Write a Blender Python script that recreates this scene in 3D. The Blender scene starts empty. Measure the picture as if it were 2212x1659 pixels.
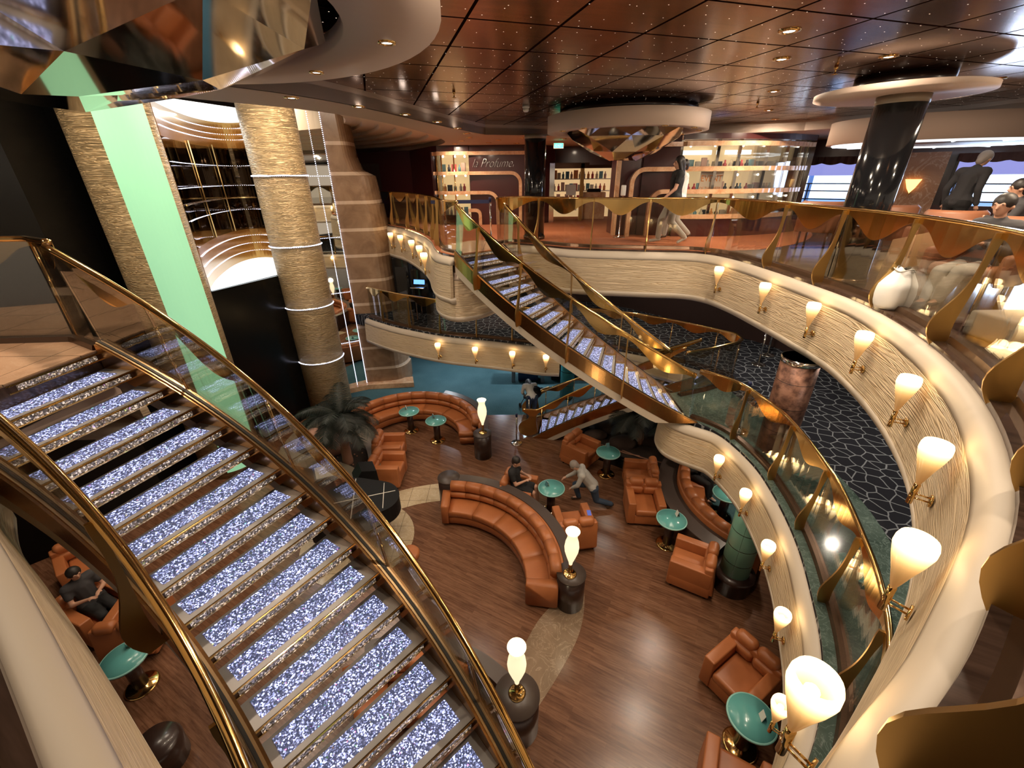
import bpy, bmesh, math, random
from mathutils import Vector, Matrix
from mathutils.geometry import tessellate_polygon
random.seed(7)
PI = math.pi
scene = bpy.context.scene
COL = scene.collection

# ------------------------------------------------------------------ camera, world, exposure
cam_data = bpy.data.cameras.new('camera')
cam_data.sensor_width = 36.0
cam_data.lens = 915.0 / 2212.0 * 36.0
cam_data.clip_start = 0.05
cam_data.clip_end = 300
cam = bpy.data.objects.new('camera', cam_data)
COL.objects.link(cam)
cam.matrix_world = Matrix(((0.99995107, -0.0043663, -0.0088762 * -1 * -1, 0.0),
                           (0.0, 1.0, 0.0, 0.0), (0.0, 0.0, 1.0, 7.05), (0, 0, 0, 1)))
_up = Vector((-18.4, 1860.0, 915.0)).normalized()           # world up seen from the camera
_f = Vector((0, 0, -1)); _f = (_f - _up * _f.dot(_up)).normalized()
_r = _f.cross(_up)
_R = Matrix((_r, _f, _up))                                   # camera axes -> world axes
cam.matrix_world = Matrix.Translation((0, 0, 7.05)) @ _R.to_4x4()
scene.camera = cam
scene.view_settings.view_transform = 'Standard'
scene.view_settings.look = 'None'
scene.view_settings.gamma = 1.0
scene.view_settings.exposure = 0.28
scene.view_settings.use_curve_mapping = False
scene.cycles.adaptive_threshold = 0.03
scene.cycles.max_bounces = 8
scene.cycles.diffuse_bounces = 4
scene.cycles.glossy_bounces = 5
scene.cycles.transmission_bounces = 4
scene.cycles.transparent_max_bounces = 16
scene.cycles.caustics_reflective = False
scene.cycles.caustics_refractive = False
scene.cycles.sample_clamp_indirect = 4.0
world = bpy.data.worlds.new('interior ambience')
scene.world = world
world.use_nodes = True
world.node_tree.nodes['Background'].inputs[0].default_value = (1.0, 0.80, 0.62, 1)
world.node_tree.nodes['Background'].inputs[1].default_value = 0.42

# ------------------------------------------------------------------ materials
def new_mat(name):
    m = bpy.data.materials.new(name); m.use_nodes = True
    nt = m.node_tree
    return m, nt, nt.nodes['Principled BSDF']
def N(nt, typ, **kw):
    n = nt.nodes.new(typ)
    for k, v in kw.items():
        if k in n.inputs.keys() if hasattr(n.inputs, 'keys') else False: n.inputs[k].default_value = v
        else: setattr(n, k, v)
    return n
def setin(n, d):
    for k, v in d.items(): n.inputs[k].default_value = v
def plain(name, col, rough=0.5, metal=0.0, emit=None, es=0.0, coat=0.0, spec=0.5, alpha=1.0):
    m, nt, b = new_mat(name)
    b.inputs['Base Color'].default_value = (*col, 1)
    b.inputs['Roughness'].default_value = rough
    b.inputs['Metallic'].default_value = metal
    b.inputs['Specular IOR Level'].default_value = spec
    b.inputs['Coat Weight'].default_value = coat
    b.inputs['Coat Roughness'].default_value = 0.08
    if emit:
        b.inputs['Emission Color'].default_value = (*emit, 1)
        b.inputs['Emission Strength'].default_value = es
    return m
def coords(nt, scale=(1, 1, 1), world_pos=True, rot=(0, 0, 0)):
    if world_pos:
        g = nt.nodes.new('ShaderNodeNewGeometry'); out = g.outputs['Position']
    else:
        g = nt.nodes.new('ShaderNodeTexCoord'); out = g.outputs['Object']
    mp = nt.nodes.new('ShaderNodeMapping')
    mp.inputs['Scale'].default_value = scale; mp.inputs['Rotation'].default_value = rot
    nt.links.new(out, mp.inputs['Vector'])
    return mp.outputs['Vector']
def coords2(nt, scale, ang):
    r = coords(nt, rot=(0, 0, ang)); mp = nt.nodes.new('ShaderNodeMapping'); mp.inputs['Scale'].default_value = scale; nt.links.new(r, mp.inputs['Vector']); return mp.outputs['Vector']
def ramp(nt, fac, stops, interp='LINEAR'):
    r = nt.nodes.new('ShaderNodeValToRGB'); r.color_ramp.interpolation = interp
    els = r.color_ramp.elements
    while len(els) < len(stops): els.new(0.5)
    for e, (p, c) in zip(els, stops): e.position = p; e.color = (*c, 1)
    nt.links.new(fac, r.inputs[0]); return r.outputs[0]
def noise(nt, vec, scale, detail=4, rough=0.55, dist=0.0):
    n = nt.nodes.new('ShaderNodeTexNoise'); setin(n, {'Scale': scale, 'Detail': detail, 'Roughness': rough, 'Distortion': dist})
    nt.links.new(vec, n.inputs['Vector']); return n.outputs['Fac']
def bump(nt, b, h, strength=0.3, dist=0.01):
    bn = nt.nodes.new('ShaderNodeBump'); setin(bn, {'Strength': strength, 'Distance': dist})
    nt.links.new(h, bn.inputs['Height']); nt.links.new(bn.outputs[0], b.inputs['Normal'])
def math_(nt, op, a, b=None, c=None):
    n = nt.nodes.new('ShaderNodeMath'); n.operation = op
    for i, v in enumerate((a, b, c)):
        if v is None: continue
        if isinstance(v, (int, float)): n.inputs[i].default_value = v
        else: nt.links.new(v, n.inputs[i])
    return n.outputs[0]
def mixc(nt, fac, a, b):
    n = nt.nodes.new('ShaderNodeMix'); n.data_type = 'RGBA'
    for sock, v in ((n.inputs[0], fac), (n.inputs[6], a), (n.inputs[7], b)):
        if isinstance(v, (int, float)): sock.default_value = v
        elif isinstance(v, tuple): sock.default_value = (*v, 1)
        else: nt.links.new(v, sock)
    return n.outputs[2]
MT = {}
MT['gold'] = plain('polished brass', (0.78, 0.52, 0.20), 0.13, 1.0)
MT['gold_soft'] = plain('satin brass', (0.52, 0.33, 0.12), 0.32, 1.0)
MT['bronze'] = plain('dark bronze plinth', (0.13, 0.075, 0.045), 0.25, 0.7)
MT['copper_band'] = plain('copper coloured cladding', (0.55, 0.30, 0.12), 0.22, 1.0)
MT['chrome'] = plain('polished chrome', (0.75, 0.74, 0.72), 0.12, 1.0)
MT['black'] = plain('gloss black', (0.006, 0.006, 0.007), 0.10, 0.0)
MT['black_matte'] = plain('matt black', (0.005, 0.005, 0.006), 0.6, spec=0.25)
MT['cream'] = plain('cream paint', (0.56, 0.43, 0.35), 0.6)
MT['shoulder'] = plain('cream shoulder', (0.52, 0.44, 0.35), 0.5)
MT['dome_bounce_cream'] = plain('cream lightened for bounce', (0.80, 0.66, 0.53), 0.6)  # lighter cream on the stepped dome stands in for missing bounce light
MT['shaft_black'] = plain('black shaft glass', (0.003, 0.003, 0.003), 0.22, spec=0.25)
MT['burgundy'] = plain('burgundy lacquer', (0.055, 0.012, 0.012), 0.28, coat=0.3)
MT['espresso'] = plain('dark espresso wood', (0.035, 0.018, 0.014), 0.3, coat=0.3)
MT['teal_top'] = plain('turquoise table top', (0.13, 0.42, 0.40), 0.22, coat=0.3)
MT['teal_rim'] = plain('pale turquoise rim', (0.28, 0.58, 0.52), 0.3)
MT['cap'] = plain('pale brass cap', (0.70, 0.50, 0.28), 0.30, 1.0)
MT['teal_col'] = plain('pale green glass tile', (0.16, 0.42, 0.34), 0.25)
MT['turq_col'] = plain('turquoise tile', (0.08, 0.46, 0.50), 0.3)
MT['white'] = plain('white', (0.8, 0.79, 0.75), 0.5)
MT['skin'] = plain('skin', (0.55, 0.30, 0.20), 0.5)
MT['hair_dark'] = plain('dark hair', (0.015, 0.010, 0.008), 0.5)
MT['hair_grey'] = plain('grey hair', (0.30, 0.25, 0.22), 0.6)
MT['cloth_black'] = plain('black cloth', (0.012, 0.011, 0.012), 0.8)
MT['cloth_grey'] = plain('pale grey knit', (0.42, 0.40, 0.37), 0.85)
MT['cloth_dgrey'] = plain('dark grey knit', (0.045, 0.042, 0.045), 0.85)
MT['denim'] = plain('dark denim', (0.03, 0.05, 0.085), 0.8)
MT['cloth_white'] = plain('white cotton', (0.75, 0.73, 0.70), 0.8)
MT['linen'] = plain('light grey linen', (0.40, 0.37, 0.33), 0.85)
MT['shoe'] = plain('brown shoe', (0.06, 0.035, 0.02), 0.5)
MT['shoe_w'] = plain('light shoe', (0.5, 0.48, 0.45), 0.5)
MT['navy'] = plain('navy belt', (0.01, 0.015, 0.07), 0.6)
MT['soil'] = plain('dark soil', (0.030, 0.018, 0.012), 0.9)
MT['pinkstone'] = plain('pink stone', (0.45, 0.24, 0.17), 0.8)
MT['frond'] = plain('dark palm frond', (0.013, 0.018, 0.013), 0.5)
MT['bark'] = plain('palm bark', (0.30, 0.15, 0.095), 0.9)
MT['curb'] = plain('grey beige stone curb', (0.28, 0.23, 0.17), 0.35)
MT['tread_frame'] = plain('grey metal tread frame', (0.46, 0.44, 0.43), 0.4, 0.3)
MT['led'] = plain('white led', (0.9, 0.9, 1.0), 0.5, emit=(0.74, 0.76, 1.0), es=4.5)
MT['led_warm'] = plain('warm led', (1, 0.9, 0.8), 0.5, emit=(1.0, 0.82, 0.60), es=14.0)
MT['panel_white'] = plain('lit white disc', (0.9, 0.95, 1.0), 0.5, emit=(0.84, 0.94, 1.0), es=1.15)
MT['down'] = plain('downlight lens', (1, 0.95, 0.9), 0.4, emit=(1.0, 0.90, 0.78), es=18.0)
MT['exit'] = plain('lit green exit face', (0.0, 0.3, 0.2), 0.5, emit=(0.05, 0.75, 0.42), es=2.0)
MT['screen'] = plain('lit blue screen', (0.1, 0.3, 0.8), 0.3, emit=(0.12, 0.33, 0.9), es=1.6)
MT['lamp_glass'] = plain('lit opal glass', (0.95, 0.88, 0.72), 0.25, emit=(1.0, 0.83, 0.52), es=0.85)
MT['mint'] = plain('backlit mint panel', (0.30, 0.70, 0.45), 0.5, emit=(0.31, 0.66, 0.40), es=0.46)
MT['paper'] = plain('paper', (0.8, 0.75, 0.68), 0.7)
MT['rubber'] = plain('black gasket', (0.02, 0.017, 0.015), 0.4)

def mk_fascia():
    m, nt, b = new_mat('rippled cream fascia')
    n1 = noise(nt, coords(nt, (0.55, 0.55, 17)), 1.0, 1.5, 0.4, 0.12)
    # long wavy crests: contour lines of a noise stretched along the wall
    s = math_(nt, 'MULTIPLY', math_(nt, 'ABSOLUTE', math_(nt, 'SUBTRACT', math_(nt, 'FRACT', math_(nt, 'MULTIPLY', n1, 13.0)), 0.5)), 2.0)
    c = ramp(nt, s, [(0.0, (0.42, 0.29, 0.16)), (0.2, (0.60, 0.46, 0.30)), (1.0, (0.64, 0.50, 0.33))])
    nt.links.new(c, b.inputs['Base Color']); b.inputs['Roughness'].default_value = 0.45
    bump(nt, b, s, 0.6, 0.012); return m
MT['fascia'] = mk_fascia()
def mk_tower():
    m, nt, b = new_mat('rippled gold beige tower')
    n0 = noise(nt, coords(nt, (1.6, 1.6, 16)), 1.0, 2, 0.5, 0.3)
    n1 = math_(nt, 'MULTIPLY', math_(nt, 'ABSOLUTE', math_(nt, 'SUBTRACT', math_(nt, 'FRACT', math_(nt, 'MULTIPLY', n0, 10.0)), 0.5)), 2.0)
    c = ramp(nt, n1, [(0.0, (0.36, 0.23, 0.10)), (0.25, (0.58, 0.42, 0.22)), (1.0, (0.64, 0.48, 0.27))])
    nt.links.new(c, b.inputs['Base Color']); b.inputs['Roughness'].default_value = 0.4
    b.inputs['Metallic'].default_value = 0.15
    bump(nt, b, n1, 1.0, 0.02); return m
MT['tower'] = mk_tower()
def mk_ceiling():
    m, nt, b = new_mat('bronze wood ceiling panels')
    pos = coords(nt)
    def lines(nx, ny, off, sp):
        d = nt.nodes.new('ShaderNodeVectorMath'); d.operation = 'DOT_PRODUCT'
        nt.links.new(pos, d.inputs[0]); d.inputs[1].default_value = (nx, ny, 0)
        t = math_(nt, 'DIVIDE', math_(nt, 'SUBTRACT', d.outputs['Value'], off), sp)
        f = math_(nt, 'FRACT', math_(nt, 'ADD', t, 200.5))
        return math_(nt, 'LESS_THAN', math_(nt, 'ABSOLUTE', math_(nt, 'SUBTRACT', f, 0.5)), 0.017)
    seam = math_(nt, 'MAXIMUM', lines(-0.2836, 0.9589, 3.16, 0.78), lines(0.959, 0.2835, 0.087, 0.75))
    n1 = noise(nt, coords2(nt, (1.5, 24, 1), -0.287), 1.0, 4)
    c = ramp(nt, n1, [(0.3, (0.20, 0.088, 0.050)), (0.7, (0.32, 0.155, 0.09))])
    c = mixc(nt, seam, c, (0.015, 0.006, 0.004))
    nt.links.new(c, b.inputs['Base Color'])
    nt.links.new(math_(nt, 'MULTIPLY_ADD', seam, -0.85, 0.85), b.inputs['Metallic'])
    nt.links.new(math_(nt, 'MULTIPLY_ADD', seam, 0.8, 0.19), b.inputs['Roughness'])
    nt.links.new(math_(nt, 'MULTIPLY_ADD', seam, -0.5, 0.5), b.inputs['Specular IOR Level'])
    b.inputs['Anisotropic'].default_value = 0.5
    vo = nt.nodes.new('ShaderNodeTexVoronoi'); setin(vo, {'Scale': 4.6, 'Randomness': 0.9}); vo.voronoi_dimensions = '2D'
    nt.links.new(pos, vo.inputs['Vector'])
    dot = math_(nt, 'LESS_THAN', vo.outputs['Distance'], 0.020)
    nt.links.new(mixc(nt, dot, (0, 0, 0), (1.0, 0.8, 0.62)), b.inputs['Emission Color'])
    b.inputs['Emission Strength'].default_value = 1.6
    return m
MT['ceiling'] = mk_ceiling()
def mk_parquet():
    m, nt, b = new_mat('walnut strip floor')
    v = coords(nt, (1, 1, 1), rot=(0, 0, 0.492))
    br = nt.nodes.new('ShaderNodeTexBrick'); br.offset = 0.37
    setin(br, {'Scale': 1.0, 'Mortar Size': 0.0025, 'Brick Width': 0.9, 'Row Height': 0.07, 'Bias': 0.0,
               'Color1': (0.0, 0, 0, 1), 'Color2': (1, 1, 1, 1), 'Mortar': (0.1, 0.1, 0.1, 1)})
    nt.links.new(v, br.inputs['Vector'])
    n1 = noise(nt, coords2(nt, (3.0, 34, 1), 0.492), 1.0, 5, 0.6)
    n2 = noise(nt, coords(nt), 0.6, 2)
    f = math_(nt, 'ADD', math_(nt, 'MULTIPLY', n1, 0.75), math_(nt, 'MULTIPLY', br.outputs['Color'], 0.16))
    c = ramp(nt, f, [(0.30, (0.10, 0.043, 0.022)), (0.48, (0.175, 0.080, 0.042)), (0.66, (0.25, 0.125, 0.07))])
    nt.links.new(c, b.inputs['Base Color'])
    b.inputs['Roughness'].default_value = 0.22; b.inputs['Specular IOR Level'].default_value = 0.5
    return m
MT['parquet'] = mk_parquet()
def mk_dark_floor():
    m, nt, b = new_mat('glossy dark plank floor')
    v = coords(nt, (1, 1, 1), rot=(0, 0, 0.3))
    n1 = noise(nt, coords2(nt, (2, 22, 1), 0.492), 1.0, 4)
    c = ramp(nt, n1, [(0.3, (0.035, 0.02, 0.015)), (0.7, (0.085, 0.05, 0.036))])
    nt.links.new(c, b.inputs['Base Color']); b.inputs['Roughness'].default_value = 0.13
    return m
MT['dark_floor'] = mk_dark_floor()
def mk_carpet(name, c1, c2, sc=40):
    m, nt, b = new_mat(name)
    n1 = noise(nt, coords(nt), sc, 3); n2 = noise(nt, coords(nt), 0.7, 3)
    f = math_(nt, 'MULTIPLY_ADD', n1, 0.5, math_(nt, 'MULTIPLY', n2, 0.5))
    nt.links.new(ramp(nt, f, [(0.35, c1), (0.65, c2)]), b.inputs['Base Color'])
    b.inputs['Roughness'].default_value = 0.95; b.inputs['Specular IOR Level'].default_value = 0.1
    return m
MT['teal_carpet'] = mk_carpet('teal carpet', (0.040, 0.095, 0.110), (0.090, 0.175, 0.20))
MT['orange_carpet'] = mk_carpet('terracotta carpet', (0.30, 0.095, 0.042), (0.46, 0.17, 0.085))
def mk_crackle():
    m, nt, b = new_mat('black carpet with grey crackle lines')
    pos = coords(nt)
    nz = nt.nodes.new('ShaderNodeTexNoise'); setin(nz, {'Scale': 3.0, 'Detail': 1.0}); nt.links.new(pos, nz.inputs['Vector'])
    add = nt.nodes.new('ShaderNodeVectorMath'); add.operation = 'MULTIPLY_ADD'
    nt.links.new(nz.outputs['Color'], add.inputs[0]); add.inputs[1].default_value = (0.12, 0.12, 0); nt.links.new(pos, add.inputs[2])
    vo = nt.nodes.new('ShaderNodeTexVoronoi'); vo.feature = 'DISTANCE_TO_EDGE'; vo.voronoi_dimensions = '2D'
    setin(vo, {'Scale': 4.6, 'Randomness': 0.95}); nt.links.new(add.outputs[0], vo.inputs['Vector'])
    fine = noise(nt, pos, 60, 2)
    c = ramp(nt, vo.outputs['Distance'], [(0.030, (0.25, 0.26, 0.27)), (0.050, (0.014, 0.014, 0.018))])
    c = mixc(nt, math_(nt, 'MULTIPLY', fine, 0.35), c, (0.03, 0.03, 0.035))
    nt.links.new(c, b.inputs['Base Color']); b.inputs['Roughness'].default_value = 0.95
    b.inputs['Specular IOR Level'].default_value = 0.1
    return m
MT['crackle'] = mk_crackle()
def mk_marble(name, c0, c1, c2, sc=1.5, rough=0.2, tile=None, veins=0.5):
    m, nt, b = new_mat(name)
    pos = coords(nt)
    n1 = noise(nt, pos, sc, 6, 0.6, 1.2)
    n2 = noise(nt, pos, sc * 2.3, 5, 0.6, 2.5)
    base = ramp(nt, n1, [(0.3, c0), (0.7, c1)])
    vein = ramp(nt, math_(nt, 'ABSOLUTE', math_(nt, 'SUBTRACT', n2, 0.5)), [(0.0, (1, 1, 1)), (0.025, (0, 0, 0))])
    c = mixc(nt, math_(nt, 'MULTIPLY', vein, veins), base, c2)
    if tile:
        br = nt.nodes.new('ShaderNodeTexBrick'); br.offset = 0
        setin(br, {'Scale': 1.0, 'Mortar Size': 0.004, 'Brick Width': tile, 'Row Height': tile,
                   'Color1': (1, 1, 1, 1), 'Color2': (1, 1, 1, 1), 'Mortar': (0, 0, 0, 1)})
        nt.links.new(pos, br.inputs['Vector'])
        c = mixc(nt, br.outputs['Color'], (0.10, 0.07, 0.04), c)
    nt.links.new(c, b.inputs['Base Color']); b.inputs['Roughness'].default_value = rough
    return m
MT['marble_cream'] = mk_marble('cream marble', (0.44, 0.33, 0.20), (0.60, 0.48, 0.32), (0.75, 0.66, 0.5), 1.4, 0.2, 0.42)
MT['marble_tan'] = mk_marble('tan veined marble', (0.20, 0.135, 0.085), (0.30, 0.21, 0.14), (0.52, 0.40, 0.28), 1.2, 0.18)
MT['marble_green'] = mk_marble('dark green marble', (0.035, 0.055, 0.045), (0.09, 0.125, 0.105), (0.22, 0.28, 0.25), 2.0, 0.12)
MT['onyx'] = mk_marble('amber onyx', (0.55, 0.26, 0.12), (0.78, 0.50, 0.30), (0.88, 0.66, 0.45), 3.0, 0.2)
MT['onyx_panel'] = mk_marble('veined onyx wall panel', (0.34, 0.15, 0.07), (0.52, 0.27, 0.14), (0.80, 0.62, 0.45), 0.9, 0.3)
MT['landing'] = mk_marble('pink travertine', (0.52, 0.31, 0.19), (0.66, 0.43, 0.28), (0.75, 0.55, 0.4), 1.1, 0.2, 0.6, 0.25)
def mk_pillar():
    m, nt, b = new_mat('brown marble with pale bands')
    pos = coords(nt)
    sep = nt.nodes.new('ShaderNodeSeparateXYZ'); nt.links.new(pos, sep.inputs[0])
    t = math_(nt, 'FRACT', math_(nt, 'DIVIDE', math_(nt, 'SUBTRACT', sep.outputs['Z'], 0.66), 0.805))
    band = math_(nt, 'LESS_THAN', t, 0.12)
    n1 = noise(nt, pos, 1.6, 6, 0.6, 1.0)
    c1 = ramp(nt, n1, [(0.3, (0.20, 0.115, 0.065)), (0.7, (0.35, 0.22, 0.13))])
    c2 = ramp(nt, n1, [(0.3, (0.50, 0.36, 0.25)), (0.7, (0.66, 0.50, 0.37))])
    nt.links.new(mixc(nt, band, c1, c2), b.inputs['Base Color']); b.inputs['Roughness'].default_value = 0.22
    return m
MT['pillar'] = mk_pillar()
def mk_copper():
    m, nt, b = new_mat('hammered copper cladding')
    pos = coords(nt)
    sep = nt.nodes.new('ShaderNodeSeparateXYZ'); nt.links.new(pos, sep.inputs[0])
    t = math_(nt, 'FRACT', math_(nt, 'DIVIDE', sep.outputs['Z'], 0.42))
    seam = math_(nt, 'LESS_THAN', t, 0.02)
    n1 = noise(nt, pos, 9, 4, 0.6)
    c = ramp(nt, n1, [(0.35, (0.08, 0.035, 0.025)), (0.65, (0.30, 0.15, 0.10))])
    nt.links.new(mixc(nt, seam, c, (0.01, 0.01, 0.01)), b.inputs['Base Color'])
    b.inputs['Metallic'].default_value = 0.5; b.inputs['Roughness'].default_value = 0.4
    return m
MT['copper'] = mk_copper()
def mk_tile(name, col, zstep):
    m, nt, b = new_mat(name)
    tc = nt.nodes.new('ShaderNodeTexCoord')
    sep = nt.nodes.new('ShaderNodeSeparateXYZ'); nt.links.new(tc.outputs['Object'], sep.inputs[0])
    t = math_(nt, 'FRACT', math_(nt, 'DIVIDE', sep.outputs['Z'], zstep))
    s1 = math_(nt, 'LESS_THAN', t, 0.04)
    ang = math_(nt, 'ARCTAN2', sep.outputs['Y'], sep.outputs['X'])
    u = math_(nt, 'FRACT', math_(nt, 'DIVIDE', math_(nt, 'ADD', ang, 7.0), PI / 2))
    s2 = math_(nt, 'LESS_THAN', u, 0.012)
    nt.links.new(mixc(nt, math_(nt, 'MAXIMUM', s1, s2), col, (0.02, 0.025, 0.02)), b.inputs['Base Color'])
    b.inputs['Roughness'].default_value = 0.25
    return m
MT['green_tile'] = mk_tile('pale green tiles with dark joints', (0.20, 0.43, 0.33), 0.36)
MT['turq_tile'] = mk_tile('turquoise tiles with dark joints', (0.08, 0.44, 0.48), 0.5)
def mk_leather():
    m, nt, b = new_mat('orange leather')
    v = coords(nt, world_pos=True)
    n1 = noise(nt, v, 2.0, 3)
    nt.links.new(ramp(nt, n1, [(0.3, (0.36, 0.115, 0.036)), (0.7, (0.46, 0.155, 0.052))]), b.inputs['Base Color'])
    b.inputs['Roughness'].default_value = 0.42
    return m
MT['leather'] = mk_leather()
MT['seam'] = plain('dark orange seam', (0.16, 0.045, 0.015), 0.6)
MT['tan_chair'] = plain('tan leather', (0.27, 0.105, 0.05), 0.5)
def mk_crystal(name, tint, scale, es):
    m, nt, b = new_mat(name)
    pos = coords(nt)
    vo = nt.nodes.new('ShaderNodeTexVoronoi'); setin(vo, {'Scale': scale, 'Randomness': 1.0}); nt.links.new(pos, vo.inputs['Vector'])
    sep = nt.nodes.new('ShaderNodeSeparateColor'); nt.links.new(vo.outputs['Color'], sep.inputs[0])
    # every crystal has its own facing: random normal per cell
    geo = nt.nodes.new('ShaderNodeNewGeometry')
    sub = nt.nodes.new('ShaderNodeVectorMath'); sub.operation = 'SUBTRACT'; nt.links.new(vo.outputs['Color'], sub.inputs[0]); sub.inputs[1].default_value = (0.5, 0.5, 0.5)
    mul = nt.nodes.new('ShaderNodeVectorMath'); mul.operation = 'MULTIPLY_ADD'; nt.links.new(sub.outputs[0], mul.inputs[0]); mul.inputs[1].default_value = (1.3, 1.3, 0.6); nt.links.new(geo.outputs['Normal'], mul.inputs[2])
    nrm = nt.nodes.new('ShaderNodeVectorMath'); nrm.operation = 'NORMALIZE'; nt.links.new(mul.outputs[0], nrm.inputs[0])
    nt.links.new(nrm.outputs[0], b.inputs['Normal'])
    c = ramp(nt, sep.outputs[0], [(0.0, tuple(x * 0.10 for x in tint)), (0.55, tuple(x * 0.45 for x in tint)), (1.0, tint)])
    nt.links.new(c, b.inputs['Base Color'])
    b.inputs['Metallic'].default_value = 0.55; b.inputs['Roughness'].default_value = 0.2
    # led glow plus painted glints: emission varies per crystal, a few in spectral colours
    hue = nt.nodes.new('ShaderNodeCombineColor'); hue.mode = 'HSV'
    nt.links.new(sep.outputs[1], hue.inputs[0]); hue.inputs[1].default_value = 0.75; hue.inputs[2].default_value = 1.0
    rare = math_(nt, 'GREATER_THAN', sep.outputs[2], 0.985)
    ecol = mixc(nt, rare, tint, hue.outputs[0])
    p = math_(nt, 'POWER', sep.outputs[0], 7.0)
    s = math_(nt, 'MULTIPLY_ADD', p, es, es * 0.035)
    nt.links.new(ecol, b.inputs['Emission Color']); nt.links.new(s, b.inputs['Emission Strength'])
    return m
MT['crystal'] = mk_crystal('crystal chips lit by leds', (0.48, 0.54, 1.0), 105, 3.2)
MT['crystal_warm'] = mk_crystal('crystal trim', (0.85, 0.70, 0.55), 95, 0.9)
def mk_glass(name, tint, refl=1.0):
    m = bpy.data.materials.new(name); m.use_nodes = True; nt = m.node_tree; nt.nodes.clear()
    out = nt.nodes.new('ShaderNodeOutputMaterial')
    tr = nt.nodes.new('ShaderNodeBsdfTransparent'); tr.inputs[0].default_value = (*tint, 1)
    gl = nt.nodes.new('ShaderNodeBsdfGlossy'); gl.inputs['Roughness'].default_value = 0.01
    fr = nt.nodes.new('ShaderNodeFresnel'); fr.inputs[0].default_value = 1.52
    mx = nt.nodes.new('ShaderNodeMixShader')
    f = math_(nt, 'MULTIPLY', fr.outputs[0], refl)
    nt.links.new(f, mx.inputs[0]); nt.links.new(tr.outputs[0], mx.inputs[1]); nt.links.new(gl.outputs[0], mx.inputs[2])
    nt.links.new(mx.outputs[0], out.inputs[0]); return m
MT['glass'] = mk_glass('clear balustrade glass', (0.95, 0.94, 0.90), 0.55)
MT['glass_smoke'] = mk_glass('smoked balustrade glass', (0.72, 0.66, 0.58), 1.4)
MT['shop_glass'] = mk_glass('shop window glass', (0.97, 0.96, 0.93), 0.8)
MT['mirror'] = plain('mirror', (0.80, 0.80, 0.74), 0.02, 1.0)
MT['dark_mirror'] = plain('smoked mirror', (0.16, 0.12, 0.085), 0.04, 1.0)
MT['facet'] = plain('faceted mirror', (0.62, 0.56, 0.50), 0.05, 1.0)
MT['bronze_wall'] = plain('bronze cylinder wall', (0.42, 0.22, 0.055), 0.25, 0.8)
def mk_sconce():
    m, nt, b = new_mat('lit amber glass cone')
    tc = nt.nodes.new('ShaderNodeTexCoord'); sep = nt.nodes.new('ShaderNodeSeparateXYZ'); nt.links.new(tc.outputs['Object'], sep.inputs[0])
    # the bulb sits high in the cone: the glass glows less towards its foot
    f = math_(nt, 'DIVIDE', math_(nt, 'SUBTRACT', sep.outputs['Z'], 0.10), 0.32)
    es = math_(nt, 'MULTIPLY_ADD', math_(nt, 'POWER', math_(nt, 'MAXIMUM', f, 0.0), 3.5), 3.0, 0.16)
    nt.links.new(ramp(nt, f, [(0.0, (0.9, 0.36, 0.09)), (0.6, (1.0, 0.56, 0.18)), (1.0, (1.0, 0.76, 0.40))]), b.inputs['Emission Color'])
    nt.links.new(es, b.inputs['Emission Strength'])
    b.inputs['Base Color'].default_value = (0.62, 0.40, 0.20, 1); b.inputs['Roughness'].default_value = 0.2
    return m
MT['sconce'] = mk_sconce()
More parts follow.
